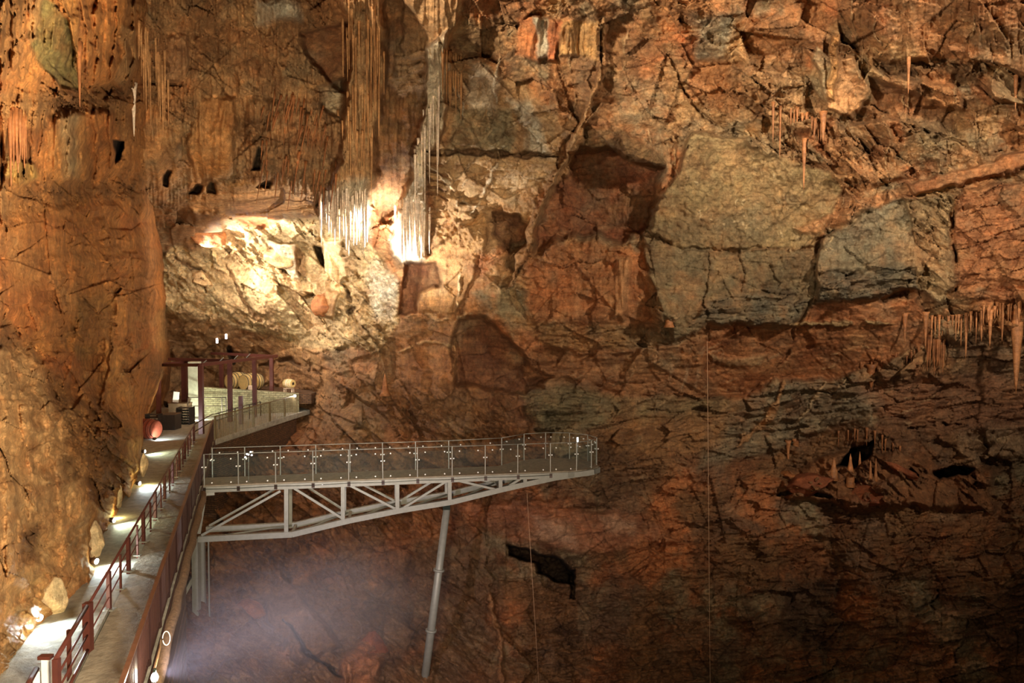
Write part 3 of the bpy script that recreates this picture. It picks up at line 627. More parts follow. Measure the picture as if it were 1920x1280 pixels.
# hanging lip over the rubble face: smooth step already in base; roughen its edge
B.D = np.clip(base - B.off, 12, 75)
def tone(c, sat, gain):
    l = (c @ np.array([.3, .55, .15], np.float32))[..., None]
    c = (c * sat + l * (1 - sat)) * np.array(gain, np.float32)
    c[..., 1] += .07 * (c[..., 0] - c[..., 1]); return np.clip(c, 0, .9)
B.col = tone(B.col, .76, (1.0, 1.01, .86))
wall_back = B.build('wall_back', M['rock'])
tag(wall_back, 'huge ochre and grey rock face closing the cave behind the glass footbridge')

# --- the near wall along the path
Lf = Field(-320, 420, -200, 1460, ST)
U, V = Lf.U, Lf.V
bx = np.array([-320, -100, 10, 65, 115, 165, 190, 212, 235, 260, 266, 271, 276, 284, 300, 330, 420.]); bd = np.array([7.6, 10.5, 14.1, 16.3, 17.8, 19.4, 21.5, 24.5, 27, 31.5, 38, 44, 50, 56, 62, 72, 90.])
cx_ = np.array([-320, 0, 100, 200, 240, 270, 290, 305, 330, 420.]); cd = np.array([7.6, 13.7, 18, 26, 30, 36, 44, 54, 72, 90.])
wob = 8 * fbm(V / 70, U / 200, 91, 3) + 4 * fbm(V / 18, U / 60, 92, 2)
d1 = np.interp(U + wob * .5, bx, bd); d2 = np.interp(U + wob, cx_, cd)
tt = sstep(690, 800, V)
D = d2 * (1 - tt) + d1 * tt
ceil_ = sstep(420, -150, V)
D = D * (1 - .34 * ceil_) + 0 * D
# base of the wall keeps to the path edge
Lf.k['facet'][:] = .55; Lf.k['flow'][:] = .15; Lf.k['fine'][:] = 1
Lf.col[:] = palette(Lf, [(OCHRE, 1), ((190, 118, 50), 1), (BROWN, .7), (ORANGE, .5), ((176, 130, 82), .4)], 70, 700)
R = Lf.region; S = Lf.stroke
R([(-320, -200), (420, -200), (420, 380), (300, 400), (-320, 400)], (178, 112, 54), 0, 30, .5, straw=.7, flow=.5, rubble=.2)
R([(-320, 250), (70, 240), (60, 340), (-320, 350)], (140, 82, 36), -.5, 12, .6, straw=1.1)
R([(72, 0), (108, 10), (140, 90), (148, 165), (110, 155), (70, 110), (56, 60)], (136, 118, 66), -.5, 4, .9, flow=.25, fine=1)
R([(100, -60), (160, -60), (150, 60), (152, 150), (138, 90), (118, 20)], (206, 134, 60), .6, 5, .8, flow=1)
R([(160, -60), (250, -60), (240, 60), (214, 150), (172, 158), (154, 110)], (202, 122, 52), .5, 5, .8, flow=.7)
R([(236, 40), (262, 50), (250, 130), (236, 165), (212, 150)], (188, 138, 92), .4, 5, .8, flow=.8)
R([(0, -50), (52, -50), (46, 110), (20, 150), (-60, 140), (-60, 0)], (168, 112, 62), .4, 8, .7, straw=1.2)
R([(52, -20), (82, -10), (72, 70), (60, 80)], (196, 138, 86), .8, 4, .8, flow=.8)
R([(110, 200), (170, 205), (168, 330), (150, 345), (105, 330), (90, 260)], (190, 122, 60), .4, 8, .7, flow=1)
R([(110, 210), (150, 215), (140, 330), (122, 325)], (176, 152, 116), .2, 10, .6)
R([(165, 200), (215, 215), (235, 260), (215, 310), (180, 345), (168, 300)], (196, 112, 44), .5, 6, .8, flow=1)
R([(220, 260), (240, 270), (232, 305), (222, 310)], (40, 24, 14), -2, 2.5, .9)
R([(10, 290), (60, 300), (62, 335), (30, 350), (5, 330)], (196, 150, 74), .8, 6, .8)
R([(70, 170), (280, 150), (290, 190), (150, 205), (70, 210)], (140, 92, 50), -.1, 14, .6, rubble=.6, straw=.4)
R([(40, 345), (260, 330), (260, 372), (30, 380)], (126, 78, 38), -.1, 16, .5, rubble=.6, flow=.3)
R([(0, 410), (190, 380), (210, 560), (180, 690), (60, 640), (0, 580)], (186, 108, 44), .2, 18, .6, facet=.3, flow=.35)
R([(190, 380), (300, 390), (300, 560), (290, 640), (230, 640), (200, 500)], (176, 106, 50), .2, 14, .5, facet=.8)
R([(150, 560), (220, 540), (215, 640), (150, 690), (120, 640)], (150, 106, 52), -.2, 12, .6, facet=.3, strata=.3)
R([(-320, 650), (60, 645), (100, 740), (135, 830), (165, 960), (172, 1080), (110, 1130), (30, 1260), (-320, 1400)], (196, 148, 102), .3, 16, .75, flow=.12, facet=.5, fine=1)
R([(60, 650), (100, 690), (200, 760), (262, 800), (250, 900), (200, 960), (170, 960), (140, 830), (100, 740)], (150, 98, 50), -.1, 14, .7, rubble=.8, fine=2)
R([(196, 640), (228, 650), (222, 720), (200, 770), (190, 700)], (206, 138, 70), .5, 6, .7, flow=.5)
R([(240, 820), (272, 815), (272, 880), (250, 890), (238, 860)], (204, 160, 100), .7, 6, .85, rubble=.9)
R([(40, 1000), (80, 980), (70, 1060), (40, 1060)], (120, 74, 38), -.3, 8, .7, rubble=1.2); R([(120, 850), (145, 850), (145, 890), (122, 895)], (120, 78, 40), -.5, 6, .7, rubble=1.1)
R([(0, 600), (40, 620), (40, 650), (0, 660)], (120, 78, 38), -.2, 8, .7, rubble=1)
for pts, w_, o_ in (([(118, -20), (135, 60), (150, 158)], 9, .8), ([(150, -40), (168, 60), (160, 150)], 8, .7), ([(190, -40), (186, 60), (178, 152)], 10, .8), ([(228, -40), (222, 60), (205, 150)], 9, .7), ([(256, 0), (250, 90), (238, 160)], 7, .6),
    ([(30, -40), (26, 60), (34, 150)], 9, .8), ([(8, -40), (2, 80), (6, 180)], 9, .8), ([(66, -20), (68, 30), (70, 82)], 9, 1.0), ([(180, 200), (184, 270), (178, 335)], 9, .7), ([(128, 205), (132, 270), (126, 335)], 9, .6), ([(205, 215), (214, 260), (206, 315)], 8, .6),
    ([(6, 200), (10, 300), (0, 420)], 8, .7), ([(150, 600), (140, 680), (120, 720)], 10, .5), ([(212, 640), (206, 700), (190, 760)], 10, .8), ([(40, 760), (60, 850), (70, 960)], 16, .6), ([(110, 860), (120, 960), (118, 1060)], 15, .6), ([(10, 860), (20, 960), (16, 1080)], 16, .6), ([(80, 740), (96, 800), (100, 860)], 12, .5), ([(150, 930), (158, 1000), (150, 1070)], 12, .5)):
    S(pts, max(w_, 8), o_ * .8, None)
for pts in ([(75, 0), (90, 110), (148, 168)], [(108, 10), (140, 90), (150, 165)], [(152, 155), (156, 190)], [(160, 560), (190, 600), (226, 610)], [(60, 640), (110, 740), (180, 800), (240, 820)], [(40, 900), (52, 960), (44, 1010)], [(98, 560), (150, 640)], [(200, 440), (230, 470), (262, 480)], [(180, 840), (176, 900)]):
    S(pts, 4, -.5, None)
Lf.off += 1.1 * fbm(Lf.U / 90, Lf.V / 75, 777, 3) + .7 * fbm(Lf.U / 38, Lf.V / 30, 778, 3) * sstep(560, 760, Lf.V)
Lf.relief(500, 1.0)
Lf.col = tone(Lf.col, .84, (1.0, 1.0, .82))
amp = np.clip(np.gradient(D, ST, axis=1) * 15, .45, 1.7) * np.where(D > 50, .5, 1)
Lf.D = np.clip(D - Lf.off * amp * np.where(V > 820, .75, 1.0), 5, 95)
wall_left = Lf.build('wall_left', M['rock'], keep=(Lf.D < 66))
tag(wall_left, 'near ochre rock wall rising beside the concrete path')

def surf(u, v):
    """depth of whichever rock face is nearest there"""
    d = B.depth_at(u, v) if u >= 150 else 1e9
    if u <= 420: d = min(d, Lf.depth_at(u, v))
    return d
# ------------------------------------------------------------------ path, ramp, terrace
def rail_x(y): return -6.3 - .367 * (y - 11.5)          # line of the outer balustrade
def hand_x(y): return -9.62 - .356 * (y - 17)           # line of the handrail between path and ramp
fl = MB().prism([(rail_x(8) - 7, 8), (rail_x(8) + .06, 8), (rail_x(41.9) + .06, 41.9), (-16.05, 54), (-15.6, 57.5), (-34, 57.5), (-30, 40)], -.32, 0).build('floor', M['concrete'])
tag(fl, 'pale concrete footpath running along the left rock wall', kind='structure')
rp = [(hand_x(9) + .02, 9), (rail_x(9) - .06, 9), (rail_x(40.5) - .06, 40.5), (hand_x(40.5) + .15, 40.5)]
tag(MB().prism(rp, .0, .09).build('ramp', M['ramp_concrete']), 'low concrete ramp slab between the handrail and the dark outer balustrade', 'ramp')
a_, b_ = Vector((hand_x(9) - .03, 9, .07)), Vector((hand_x(17) - .03, 17, .07))
tag(MB().bar(a_, b_, .07, .15).build('kerb', M['concrete']), 'thin pale kerb edging the ramp at the near handrail', 'kerb')
# retaining masonry below the terrace and planked wall below the path
rw = MB().prism([(-17.35, 41.95), (-16.2, 53.9), (-16.8, 54.2), (-18.2, 42.1)], -7, -.32).build('wall_terrace', M['masonry_dark']); tag(rw, 'dark stone retaining wall under the terrace', kind='structure')
rw = MB()
for k in range(22):
    z = -.35 - k * .33; rw.bar((rail_x(8.5) + .02, 8.5, z - .16), (rail_x(21.8) + .02, 21.8, z - .16), .12 + .03 * (k % 3), .31)
tag(rw.build('wall_path_side', M['plank']), 'planked retaining wall below the edge of the footpath', kind='structure')
cable_y = [11.2 + i * .9 for i in range(21)]
tag(MB().tube([(rail_x(y) + .2 + .03 * math.sin(i * 2.1), y, -.1 - .05 * (i % 2) + .02 * math.sin(i * 1.3)) for i, y in enumerate(cable_y)], .13, 9).build('cable_wrap', M['rope']),
    'thick brown wrapped cable run along the outer edge of the footpath', 'cable')
# --- outer balustrade of the footpath
bal = empty('balustrade', (rail_x(11), 11, 0), 'long dark red-brown balustrade with flat top along the outer edge of the footpath', 'railing')
y0, y1 = 9.0, 41.8
MB().bar((rail_x(y0), y0, 1.2), (rail_x(y1), y1, 1.2), .085, .045).build('top_rail', M['rail_top'], bal)
MB().bar((rail_x(y0), y0, .12), (rail_x(y1), y1, .12), .05, .05).build('bottom_rail', M['balustrade_steel'], bal)
MB().bar((rail_x(y0) + .1, y0, -.16), (rail_x(y1) + .1, y1, -.16), .04, .34).build('edge_plate', M['balustrade_steel'], bal)
y = y0; i = 0; rest = MB()
while y < y1:
    if i % 12 == 0: MB().box((rail_x(y), y, .58), (.06, .10, 1.2)).build('post', M['balustrade_steel'], bal)
    else:
        if i < 104 + 8: MB().box((rail_x(y), y, .66), (.016, .016, 1.08)).build('baluster', M['balustrade_steel'], bal)
        else: rest.box((rail_x(y), y, .66), (.016, .016, 1.08))
    y += .15; i += 1
rb = rest.build('balusters', M['balustrade_steel'], bal); rb['kind'] = 'stuff'
# --- handrail between path and ramp
hr = empty('handrail', (hand_x(17), 17, 0), 'slender red-brown handrail dividing the footpath from the ramp', 'railing')
y0, y1 = 14.9, 41
for z, r in ((1.03, .032), (.70, .016), (.40, .016)):
    MB().tube([(hand_x(y0), y0, z), (hand_x(y1), y1, z)], r).build('rail', M['brown_steel'], hr)
y = 17.0; i = 0
while y < y1:
    x = hand_x(y)
    if i % 2 == 0:
        p = MB().box((x, y, .52), (.085, .085, 1.0)).build('post', M['brown_steel'], hr)
        MB().box((x, y, .1), (.28, .2, .03)).build('base_plate', M['grey_steel'], p)
    else:
        p = MB().box((x + .03, y, .50), (.045, .045, .98)).build('slim_post', M['brown_steel'], hr)
        MB().box((x + .03, y, .1), (.2, .14, .025)).build('base_plate', M['grey_steel'], p)
    y += 1.32; i += 1
# handrail of the near gate section
g = empty('gate_railing', G(160, 1236), 'near gate section of red-brown railing with three slanting bars at the bottom left', 'railing')
A0, A1 = Vector((hand_x(14.86), 14.86, 0)), Vector((hand_x(12.5), 12.5, 0))
for z, r in ((1.06, .045), (.72, .022), (.45, .022), (.14, .035)):
    MB().tube([A0 + Vector((0, 0, z)), A1 + Vector((0, 0, z))], r).build('rail', M['brown_steel'], g)
MB().box(A0 + Vector((0, 0, .55)), (.15, .15, 1.12)).build('post', M['brown_steel'], g)
MB().box(A1 + Vector((0, 0, .5)), (.10, .10, 1.1)).build('post', M['brown_steel'], g)
m_ = A0.lerp(A1, .45); MB().box(m_ + Vector((-.12, 0, .5)), (.06, .06, 1.0)).build('post', M['brown_steel'], g)
gp = empty('gate_post', A1 + Vector((-.3, .2, 0)), 'short pale gate post with brown cap below the handrail at the lower left', 'post')
MB().box(A1 + Vector((-.32, .2, .48)), (.10, .10, .96)).build('panel', M['white_paint'], gp); MB().box(A1 + Vector((-.32, .2, .985)), (.22, .12, .06)).build('cap', M['brown_steel'], gp)
e = empty('end_rail', G(60, 1275), 'short tilted end of a brown rail at the bottom left corner', 'railing')
p0 = P(68, 1254, 12.2); p1 = P(38, 1310, 11.2)
MB().tube([p0, p1], .05).build('rail', M['brown_steel'], e)
MB().box((p0.x + .02, p0.y - .03, p0.z / 2 - .04), (.09, .05, p0.z)).build('post', M['white_paint'], e)

# --- terrace railing, wall, column
tb = empty('terrace_balustrade', (-17.4, 41.9, 0), 'olive grey balustrade with close upright bars around the far terrace', 'railing')
q0, q1 = Vector((-17.35, 41.9, 0)), Vector((-16.15, 54, 0))
up = Vector((0, 0, 1))
MB().bar(q0 + up * 1.38, q1 + up * 1.38, .06).build('top_rail', M['olive_steel'], tb); MB().bar(q0 - up * .1, q1 - up * .1, .12, .3).build('edge_slab', M['concrete'], tb)
n = 74
for i in range(n + 1):
    p = q0.lerp(q1, i / n)
    if i % 15 == 0: MB().box(p + up * .68, (.08, .08, 1.4)).build('post', M['olive_steel'], tb)
    else: MB().box(p + up * .68, (.03, .03, 1.36)).build('baluster', M['olive_steel'], tb)
ir = empty('terrace_handrail', (-18.6, 42, 0), 'two-bar brown handrail inside the terrace in front of the lit stone wall', 'railing')
pts = [Vector((hand_x(41), 41, 0)), Vector((-18.9, 45, 0)), Vector((-18.4, 52.5, 0))]
for z in (1.05, .62): MB().tube([p + up * z for p in pts], .03, 6).build('rail', M['dark_steel'], ir)
for t_ in (.15, .45, .75, 1.0): MB().box(pts[1].lerp(pts[2], t_) + up * .52, (.06, .06, 1.06)).build('post', M['dark_steel'], ir)
br = empty('wall_handrail', (-21, 51, 0), 'thin dark two-bar railing in front of the pale stone wall', 'railing')
pa, pb = G(353, 786), G(424, 783)
for z in (1.55, .95): MB().tube([pa + up * z, pb + up * (z - .1)], .028, 6).build('rail', M['dark_steel'], br)
for p in (pb, pb + Vector((-.25, -.1, 0)), pa): MB().box(p + up * .75, (.05, .05, 1.5)).build('post', M['dark_steel'], br)
w0, w1 = Vector((-23.2, 52.4, 0)), Vector((-16.2, 54.6, 0)); nrm = Vector((-(w1 - w0).y, (w1 - w0).x, 0)).normalized()
bm = bmesh.new()
vs = [bm.verts.new(p) for p in (w0, w1, w1 + up * 1.42, w0 + up * 2.15)] + [bm.verts.new(p + nrm * .6) for p in (w0, w1, w1 + up * 1.42, w0 + up * 2.15)]
for f_ in ((0, 1, 2, 3), (4, 7, 6, 5), (3, 2, 6, 7), (0, 4, 5, 1), (1, 5, 6, 2), (0, 3, 7, 4)): bm.faces.new([vs[i] for i in f_])
mb = MB(); mb.bm.free(); mb.bm = bm; tag(mb.build('wall_stone', M['masonry']), 'pale dry stone wall lit green-white behind the terrace', kind='structure')
sh = MB(); sh.prism([(w0.x - .5, w0.y + .55), (w1.x + .8, w1.y + .5), (w1.x + 1.5, 64), (w0.x - 2, 64)], .6, 1.36)
tag(sh.build('floor_upper', M['masonry_dark']), 'raised stone shelf behind the pale stone wall', kind='structure')
col_p = G(366, 780)
cl = MB().box(col_p + up * 2.0, (.75, .6, 4.0)).build('column', M['pale_render'], bevel=.03); tag(cl, 'square pale stone column lit from below left of the stone wall', kind='structure')
cl.name = 'trim_1'

# --- steel pergola
pg = empty('pergola', G(378, 813), 'open red-brown steel pergola frame standing over the far terrace', 'pergola')
def post(u, vt, vb, w=.24, z=0):
    b = G(u, vb, z); t_ = P(u, vt, b.y); MB().box((b.x, b.y, (b.z + t_.z) / 2), (w, w, t_.z - b.z)).build('post', M['brown_steel'], pg); return Vector((b.x, b.y, t_.z))
T = {}
for nme, (u_, vt, vb) in dict(a=(378, 684, 813), b=(298, 684, 783), c=(347, 678, 772), d=(432, 678, 790), e=(478, 670, 782), f=(510, 668, 772), g=(416, 682, 768)).items(): T[nme] = post(u_, vt, vb, .26 if nme != 'c' else .36)
def beam(a, b, w=.12, h=.2): MB().bar(a, b, w, h).build('beam', M['brown_steel'], pg)
beam(T['b'], T['a']); beam(T['a'], P(520, 667, 53)); beam(T['b'], T['c']); beam(P(316, 673, 52), P(435, 676, 50)); beam(P(396, 662, 57), P(518, 668, 53))
beam(T['c'], P(432, 678, T['d'].y)); 
for (u_, v_, Y_) in ((384, 681, 45), (416, 676, 47), (443, 672, 49), (466, 669, 51)): MB().bar(P(u_ - 4, v_ + 1, Y_), P(u_ + 3, v_ - 6, Y_), .05).build('bracket', M['grey_steel'], pg)
sp = G(452, 795); tag(MB().box(sp + up * .9, (.24, .24, 2.0)).build('bollard', M['brown_steel']), 'dark brown square bollard between the pergola posts on the terrace', 'bollard')

# --- barrels, racks
def barrel(name, label, loc, L_, r, yaw, wood, hoop, grp=None, pitch=PI / 2):
    e = empty(name, (0, 0, 0), label, 'barrel', grp)
    e['_rot'] = 0
    prof = [(r * .78, -L_ / 2), (r * .92, -L_ / 3.2), (r, 0), (r * .92, L_ / 3.2), (r * .80, L_ / 2)]
    bd_ = MB().lathe([(r * .74, -L_ / 2 + .01)] + prof + [(r * .74, L_ / 2 - .01)], n=24).build('staves', wood)
    hs = [bd_]
    for t_ in (-.46, -.30, -.14, .14, .30, .46):
        z = t_ * L_; rr = r * (1 - .80 * t_ * t_) + .012
        hs.append(MB().lathe([(rr - .03, z - .035), (rr, z - .035), (rr, z + .035), (rr - .03, z + .035)], n=24).build('hoop', hoop))
    for h in hs: h.parent = e
    e.rotation_euler = (pitch, 0, yaw); e.location = loc
    del e['_rot']; return e
def on(u, vb, Y): return P(u, vb, Y)
b1 = P(444, 718, 57.5); barrel('oak_barrel', 'left of the two large oak barrels lying above the stone wall', (b1.x - .35, b1.y + .9, 1.36 + .72), 1.5, .72, -.55, M['oak'], M['hoop'])
b2 = P(471, 720, 57.3); barrel('oak_barrel', 'right of the two large oak barrels, lying end-on with a tap', (b2.x + .05, b2.y - .1, 1.36 + .72), 1.6, .72, -.55, M['oak'], M['hoop'])
tag(MB().box(P(471, 738, 56) + up * .0, (.4, .3, .55)).build('notice_block', M['oak_pale'], bevel=.03), 'small upright pale block standing on the wall before the right large barrel', 'block')
for o in [x for x in bpy.data.objects if x.name.startswith('notice_block')]: o.location.z += 1.36 + .275 - P(471, 738, 56).z
ks = Vector((P(541, 728, 55.2).x, 55.3, 1.40))
st = empty('barrel_stand', ks, 'white arched stand on the wall end holding the small keg', 'stand')
for dx in (-.3, .3):
    m = MB()
    for sx in (-.22, .22): m.box(ks + Vector((dx, sx, .16)), (.07, .1, .36))
    m.box(ks + Vector((dx, 0, .34)), (.07, .54, .1)); m.build('arch', M['oak_pale'], st)
MB().box(ks + Vector((0, 0, .36)), (.72, .12, .06)).build('crossbar', M['oak_pale'], st)
kg = barrel('keg', 'small pale keg with a dark square label on the arched white stand', (ks.x, ks.y, 1.40 + .40 + .34), .86, .34, 1.1, M['oak_pale'], M['oak'])
lb = MB().box((0, 0, .42), (.2, .2, .05)).build('label_plate', M['black_wood']); lb.parent = kg
rb1 = G(277, 824); barrel('red_barrel', 'big red-stained barrel against the rock wall beside the path', (rb1.x - .25, rb1.y + .3, .60), 1.5, .60, 1.35, M['red_wood'], M['barrel_red_hoop'])
def crate(name, label, u0_, u1_, vb, vt, depth, mat, slats, grp=None, bottles=0):
    a_, b_ = G(u0_, vb), G(u1_, vb); Y_ = a_.y; w_ = b_.x - a_.x; h_ = (vb - vt) / F * Y_
    c_ = Vector(((a_.x + b_.x) / 2, Y_ + depth / 2, 0)); e = empty(name, c_, label, 'rack' if slats else 'box', grp)
    if slats:
        for sx in (-1, 1): MB().box(c_ + Vector((sx * (w_ / 2 - .03), 0, h_ / 2)), (.06, depth, h_)).build('side_panel', mat, e)
        for k_ in range(slats): MB().box(c_ + Vector((0, 0, .05 + (h_ - .1) * k_ / (slats - 1))), (w_, depth * .98, .035)).build('shelf', mat, e)
    else:
        MB().box(c_ + up * h_ * .47, (w_, depth, h_ * .94)).build('body', mat, e); MB().box(c_ + up * h_ * .97, (w_ * 1.04, depth * 1.05, h_ * .06)).build('lid', M['plank'], e)
    return e, c_, w_, h_
for (nm, lab, u0_, u1_, vb, vt, d_, sl) in (('bottle_rack', 'black bottle rack next to the big red barrel', 272, 298, 812, 776, .5, 7), ('bottle_rack', 'black bottle rack under the pergola post nearest the stone column', 330, 356, 796, 764, .8, 7)):
    e, c_, w_, h_ = crate(nm, lab, u0_, u1_, vb, vt, d_, M['black_wood'], sl)
    for r_ in range(5):
        for q_ in range(2):
            bt = MB().lathe([(.035, 0), (.035, .2), (.013, .27), (.013, .32)], Matrix.Translation(c_ + Vector((-.12 + q_ * .2, -d_ / 2 + .26, .10 + (h_ - .1) * r_ / 6 + .02))) @ Matrix.Rotation(PI / 2, 4, 'X'), 8).build('bottle', M['bottle'])
            lbl = 'dark wine bottle lying in the rack next to the red barrel' if sl and u0_ == 272 else 'dark wine bottle lying in the rack near the stone column'
            tag(bt, lbl, 'bottle', 'bottles in the rack by the red barrel' if u0_ == 272 else 'bottles in the rack by the column')
crate('wooden_chest', 'dark wooden chest with a pale lid between the two bottle racks', 300, 328, 806, 776, .9, M['black_wood'], 0)
crate('storage_box', 'brown flat-topped box behind the bottle racks under the pergola', 316, 350, 786, 756, .9, M['plank'], 0)
ib = G(327, 786); tag(MB().box((ib.x, ib.y + .3, 1.75), (.4, .05, .75), Euler((0, .12, 0))).build('notice_board', M['white_paint']), 'small white notice leaning against the rock behind the racks', 'sign')
for o in [x for x in bpy.data.objects if x.name == 'notice_board']: o.location.z += -.2
# wall spot lamps in the recess
def lamp_can(name, label, c_, aim, r, L_, mat_body, mat_glass, cat='lamp', grp=None):
    e = empty(name, c_, label, cat, grp); c_ = Vector(c_); d_ = (Vector(aim) - c_).normalized(); q_ = d_.to_track_quat('Z', 'Y').to_matrix().to_4x4()
    MB().lathe([(r * .8, -L_), (r, -L_ * .6), (r, 0)], Matrix.Translation(c_) @ q_, 12).build('housing', mat_body, e)
    MB().lathe([(r * .88, 0), (r * .88, .01)], Matrix.Translation(c_) @ q_, 12).build('lamp_glass', mat_glass, e)
    return e
for (u_, v_, lb_) in ((407, 639, 'left of the two small white lamp tubes high in the recess'), (424, 631, 'right of the two small white lamp tubes high in the recess')):
    c_ = P(u_, v_, surf(u_, v_) - .35); tag(MB().lathe([(.07, -.2), (.10, -.18), (.10, .22), (.07, .24)], Matrix.Translation(c_), 10).build('lamp_tube', M['lamp_dim']), lb_, 'lamp')

# ------------------------------------------------------------------ glass footbridge
n0 = Vector((-13.3, 30.25, 0)); nd = Vector((1, .188, 0)).normalized(); nn = Vector((-nd.y, nd.x, 0))     # near edge and the way across
def nb(u, v, back=0.0):
    """point on the near side plane of the bridge seen at (u, v)"""
    o = Vector((0, 0, CZ)); d = P(u, v, 10) - o; q = n0 + nn * back; t_ = (q - o).dot(nn) / d.dot(nn); return o + d * t_
BW = 1.62
brd = empty('footbridge', n0, 'grey steel lattice footbridge with glass parapets reaching out over the chasm', 'bridge')
deck = [n0, Vector((2.6, 33.24, 0)), Vector((3.6, 33.6, 0)), Vector((4.15, 34.3, 0)), Vector((4.1, 35.2, 0)), Vector((3.4, 36.0, 0)), Vector((2.3, 36.4, 0)), Vector((1.1, 36.2, 0)), Vector((.1, 35.5, 0)), Vector((-.7, 34.4, 0)), n0 + nd * 1.0 + nn * BW, n0 + nn * BW]
MB().prism([(p.x, p.y) for p in deck], -.06, .0).build('deck', M['ramp_concrete'], brd)
edge = MB()
for a_, b_ in zip(deck[:-1], deck[1:]): edge.bar(a_ - up * .17, b_ - up * .17, .14, .24)
edge.build('edge_beam', M['grey_steel'], brd)
cb = MB(); cb.tube([n0 + nd * t_ - nn * .09 + up * (-.12 - .035 * abs(math.sin(t_ * 1.0))) for t_ in np.arange(0.2, 15.6, .4)], .014, 5); cb.build('cable', M['bottle'], brd)
# lattice trusses
chord = [(372, 1010), (548, 1001), (655, 975), (750, 956), (848, 940), (940, 917), (985, 907), (1040, 895), (1113, 884)]
vert = [(537, 914, 1000), (643, 908, 973), (745, 902, 955), (843, 897, 938), (938, 891, 914), (984, 888, 905), (1028, 886, 898), (1041, 887, 895)]
diag = [((378, 1003), (526, 920)), ((552, 915), (640, 970)), ((655, 909), (741, 953)), ((754, 953), (838, 901)), ((852, 899), (934, 918)), ((944, 917), (982, 893)), ((992, 888), (1026, 901))]
for side, back in (('near', 0.08), ('far', BW - .08)):
    cps = [nb(u_, v_, 0.08) + nn * (back - .08) for (u_, v_) in chord]
    if side == 'far': cps = cps[:-1]
    m = MB()
    for a_, b_ in zip(cps, cps[1:]): m.bar(a_, b_, .20, .24)
    m.build('bottom_chord', M['grey_steel'], brd)
    for (u_, va, vb) in vert[: 8 if side == 'near' else 6]:
        MB().bar(nb(u_, va, .08) + nn * (back - .08), nb(u_, vb, .08) + nn * (back - .08), .17).build('upright', M['grey_steel'], brd)
    for (a_, b_) in diag[: 7 if side == 'near' else 5]:
        MB().bar(nb(*a_, .08) + nn * (back - .08), nb(*b_, .08) + nn * (back - .08), .10).build('diagonal', M['grey_steel'], brd)
for i in range(len(chord) - 2):
    a_ = nb(*chord[i], .08); b_ = nb(*chord[i + 1], .08) + nn * (BW - .16); MB().tube([a_, b_], .045, 6).build('cross_brace', M['grey_steel'], brd)
    MB().bar(b_, nb(*chord[i + 1], .08), .12).build('cross_member', M['grey_steel'], brd)
for (u_, _, _) in vert[:6]:
    pass
# brackets where the glass posts bolt on
posts_u = [383, 447, 517, 587, 654, 718, 783, 848, 910, 971, 1032, 1090]
pn = [nb(u_, 905, 0.0) for u_ in posts_u]; pn = [Vector((p.x, p.y, 0)) for p in pn]
for p in pn[:-1]: MB().box(p - nn * .03 - up * .17, (.16, .10, .2)).build('bracket', M['dark_steel'], brd)
# parapets
gp_ = empty('glass_parapet', n0, 'clear glass parapet panels with steel studs around the footbridge deck', 'parapet')
ring = [p + nn * .02 for p in pn[:-1]] + [Vector((3.0, 33.35, 0)), Vector((3.75, 33.85, 0)), Vector((4.1, 34.7, 0)), Vector((3.75, 35.55, 0)), Vector((2.9, 36.15, 0)), Vector((1.7, 36.25, 0)), Vector((.6, 35.8, 0)), Vector((-.5, 34.6, 0))]
far = [p + nn * (BW - .04) for p in pn[:8]][::-1]
ring += far
for i, (a_, b_) in enumerate(zip(ring, ring[1:])):
    dd = (b_ - a_).normalized(); pad = .045
    MB().bar(a_ + dd * pad + up * .60, b_ - dd * pad + up * .60, .02, 1.10).build('glass_panel', M['glass'], gp_)
    MB().tube([a_ + up * 1.32, b_ + up * 1.32], .018, 6).build('handrail', M['grey_steel'], gp_)
    cr = dd.cross(up)
    for t_ in (.22, .78):
        for z in ((1.10, .10) if i < 11 else (1.10,)):
            MB().lathe([(.028, -.03), (.033, 0), (.028, .03)], Matrix.Translation(a_.lerp(b_, t_) + up * z) @ (cr.to_track_quat('Z', 'Y').to_matrix().to_4x4()), 8).build('stud', M['stud'], gp_)
for i, p in enumerate(ring):
    MB().box(p + up * .66, (.035, .05, 1.34)).build('post', M['grey_steel'], gp_)
    m = MB()
    for s_ in (-.07, .07): m.lathe([(.026, -.03), (.030, .03)], Matrix.Translation(p + nd * s_ + up * .78 - nn * .02) @ Matrix.Rotation(PI / 2, 4, 'X'), 8)
    m.build('clamp', M['stud'], gp_)
# glowing bulbs added in place of reflections and glare on the parapet
ce = empty('glint_cluster', P(467, 853, 30.2), 'cluster of tiny glowing bulbs standing in for lamp reflections near the left end of the glass parapet', 'lamp')
for (u_, v_) in ((460, 857), (463, 851), (466, 852), (470, 847), (472, 853)):
    MB().lathe([(.03, -.03), (.035, .0), (.03, .03)], Matrix.Translation(nb(u_, v_, .12)) @ Matrix.Rotation(PI / 2, 4, 'X'), 8).build('bulb', M['glint_spark'], ce)
MB().tube([nb(466, 856, .12), nb(466, 905, .12)], .012, 5).build('stalk', M['grey_steel'], ce)
te = empty('tip_glint', P(1083, 840, 34.0), 'small glowing bulb standing in for glare, on a stalk at the far tip of the footbridge', 'lamp')
tp = P(1083, 823, 34.3); MB().lathe([(.04, -.12), (.04, .08)], Matrix.Translation(tp), 8).build('bulb', M['glint_spark'], te); MB().tube([tp, Vector((tp.x, tp.y, 0))], .018, 6).build('stalk', M['grey_steel'], te)
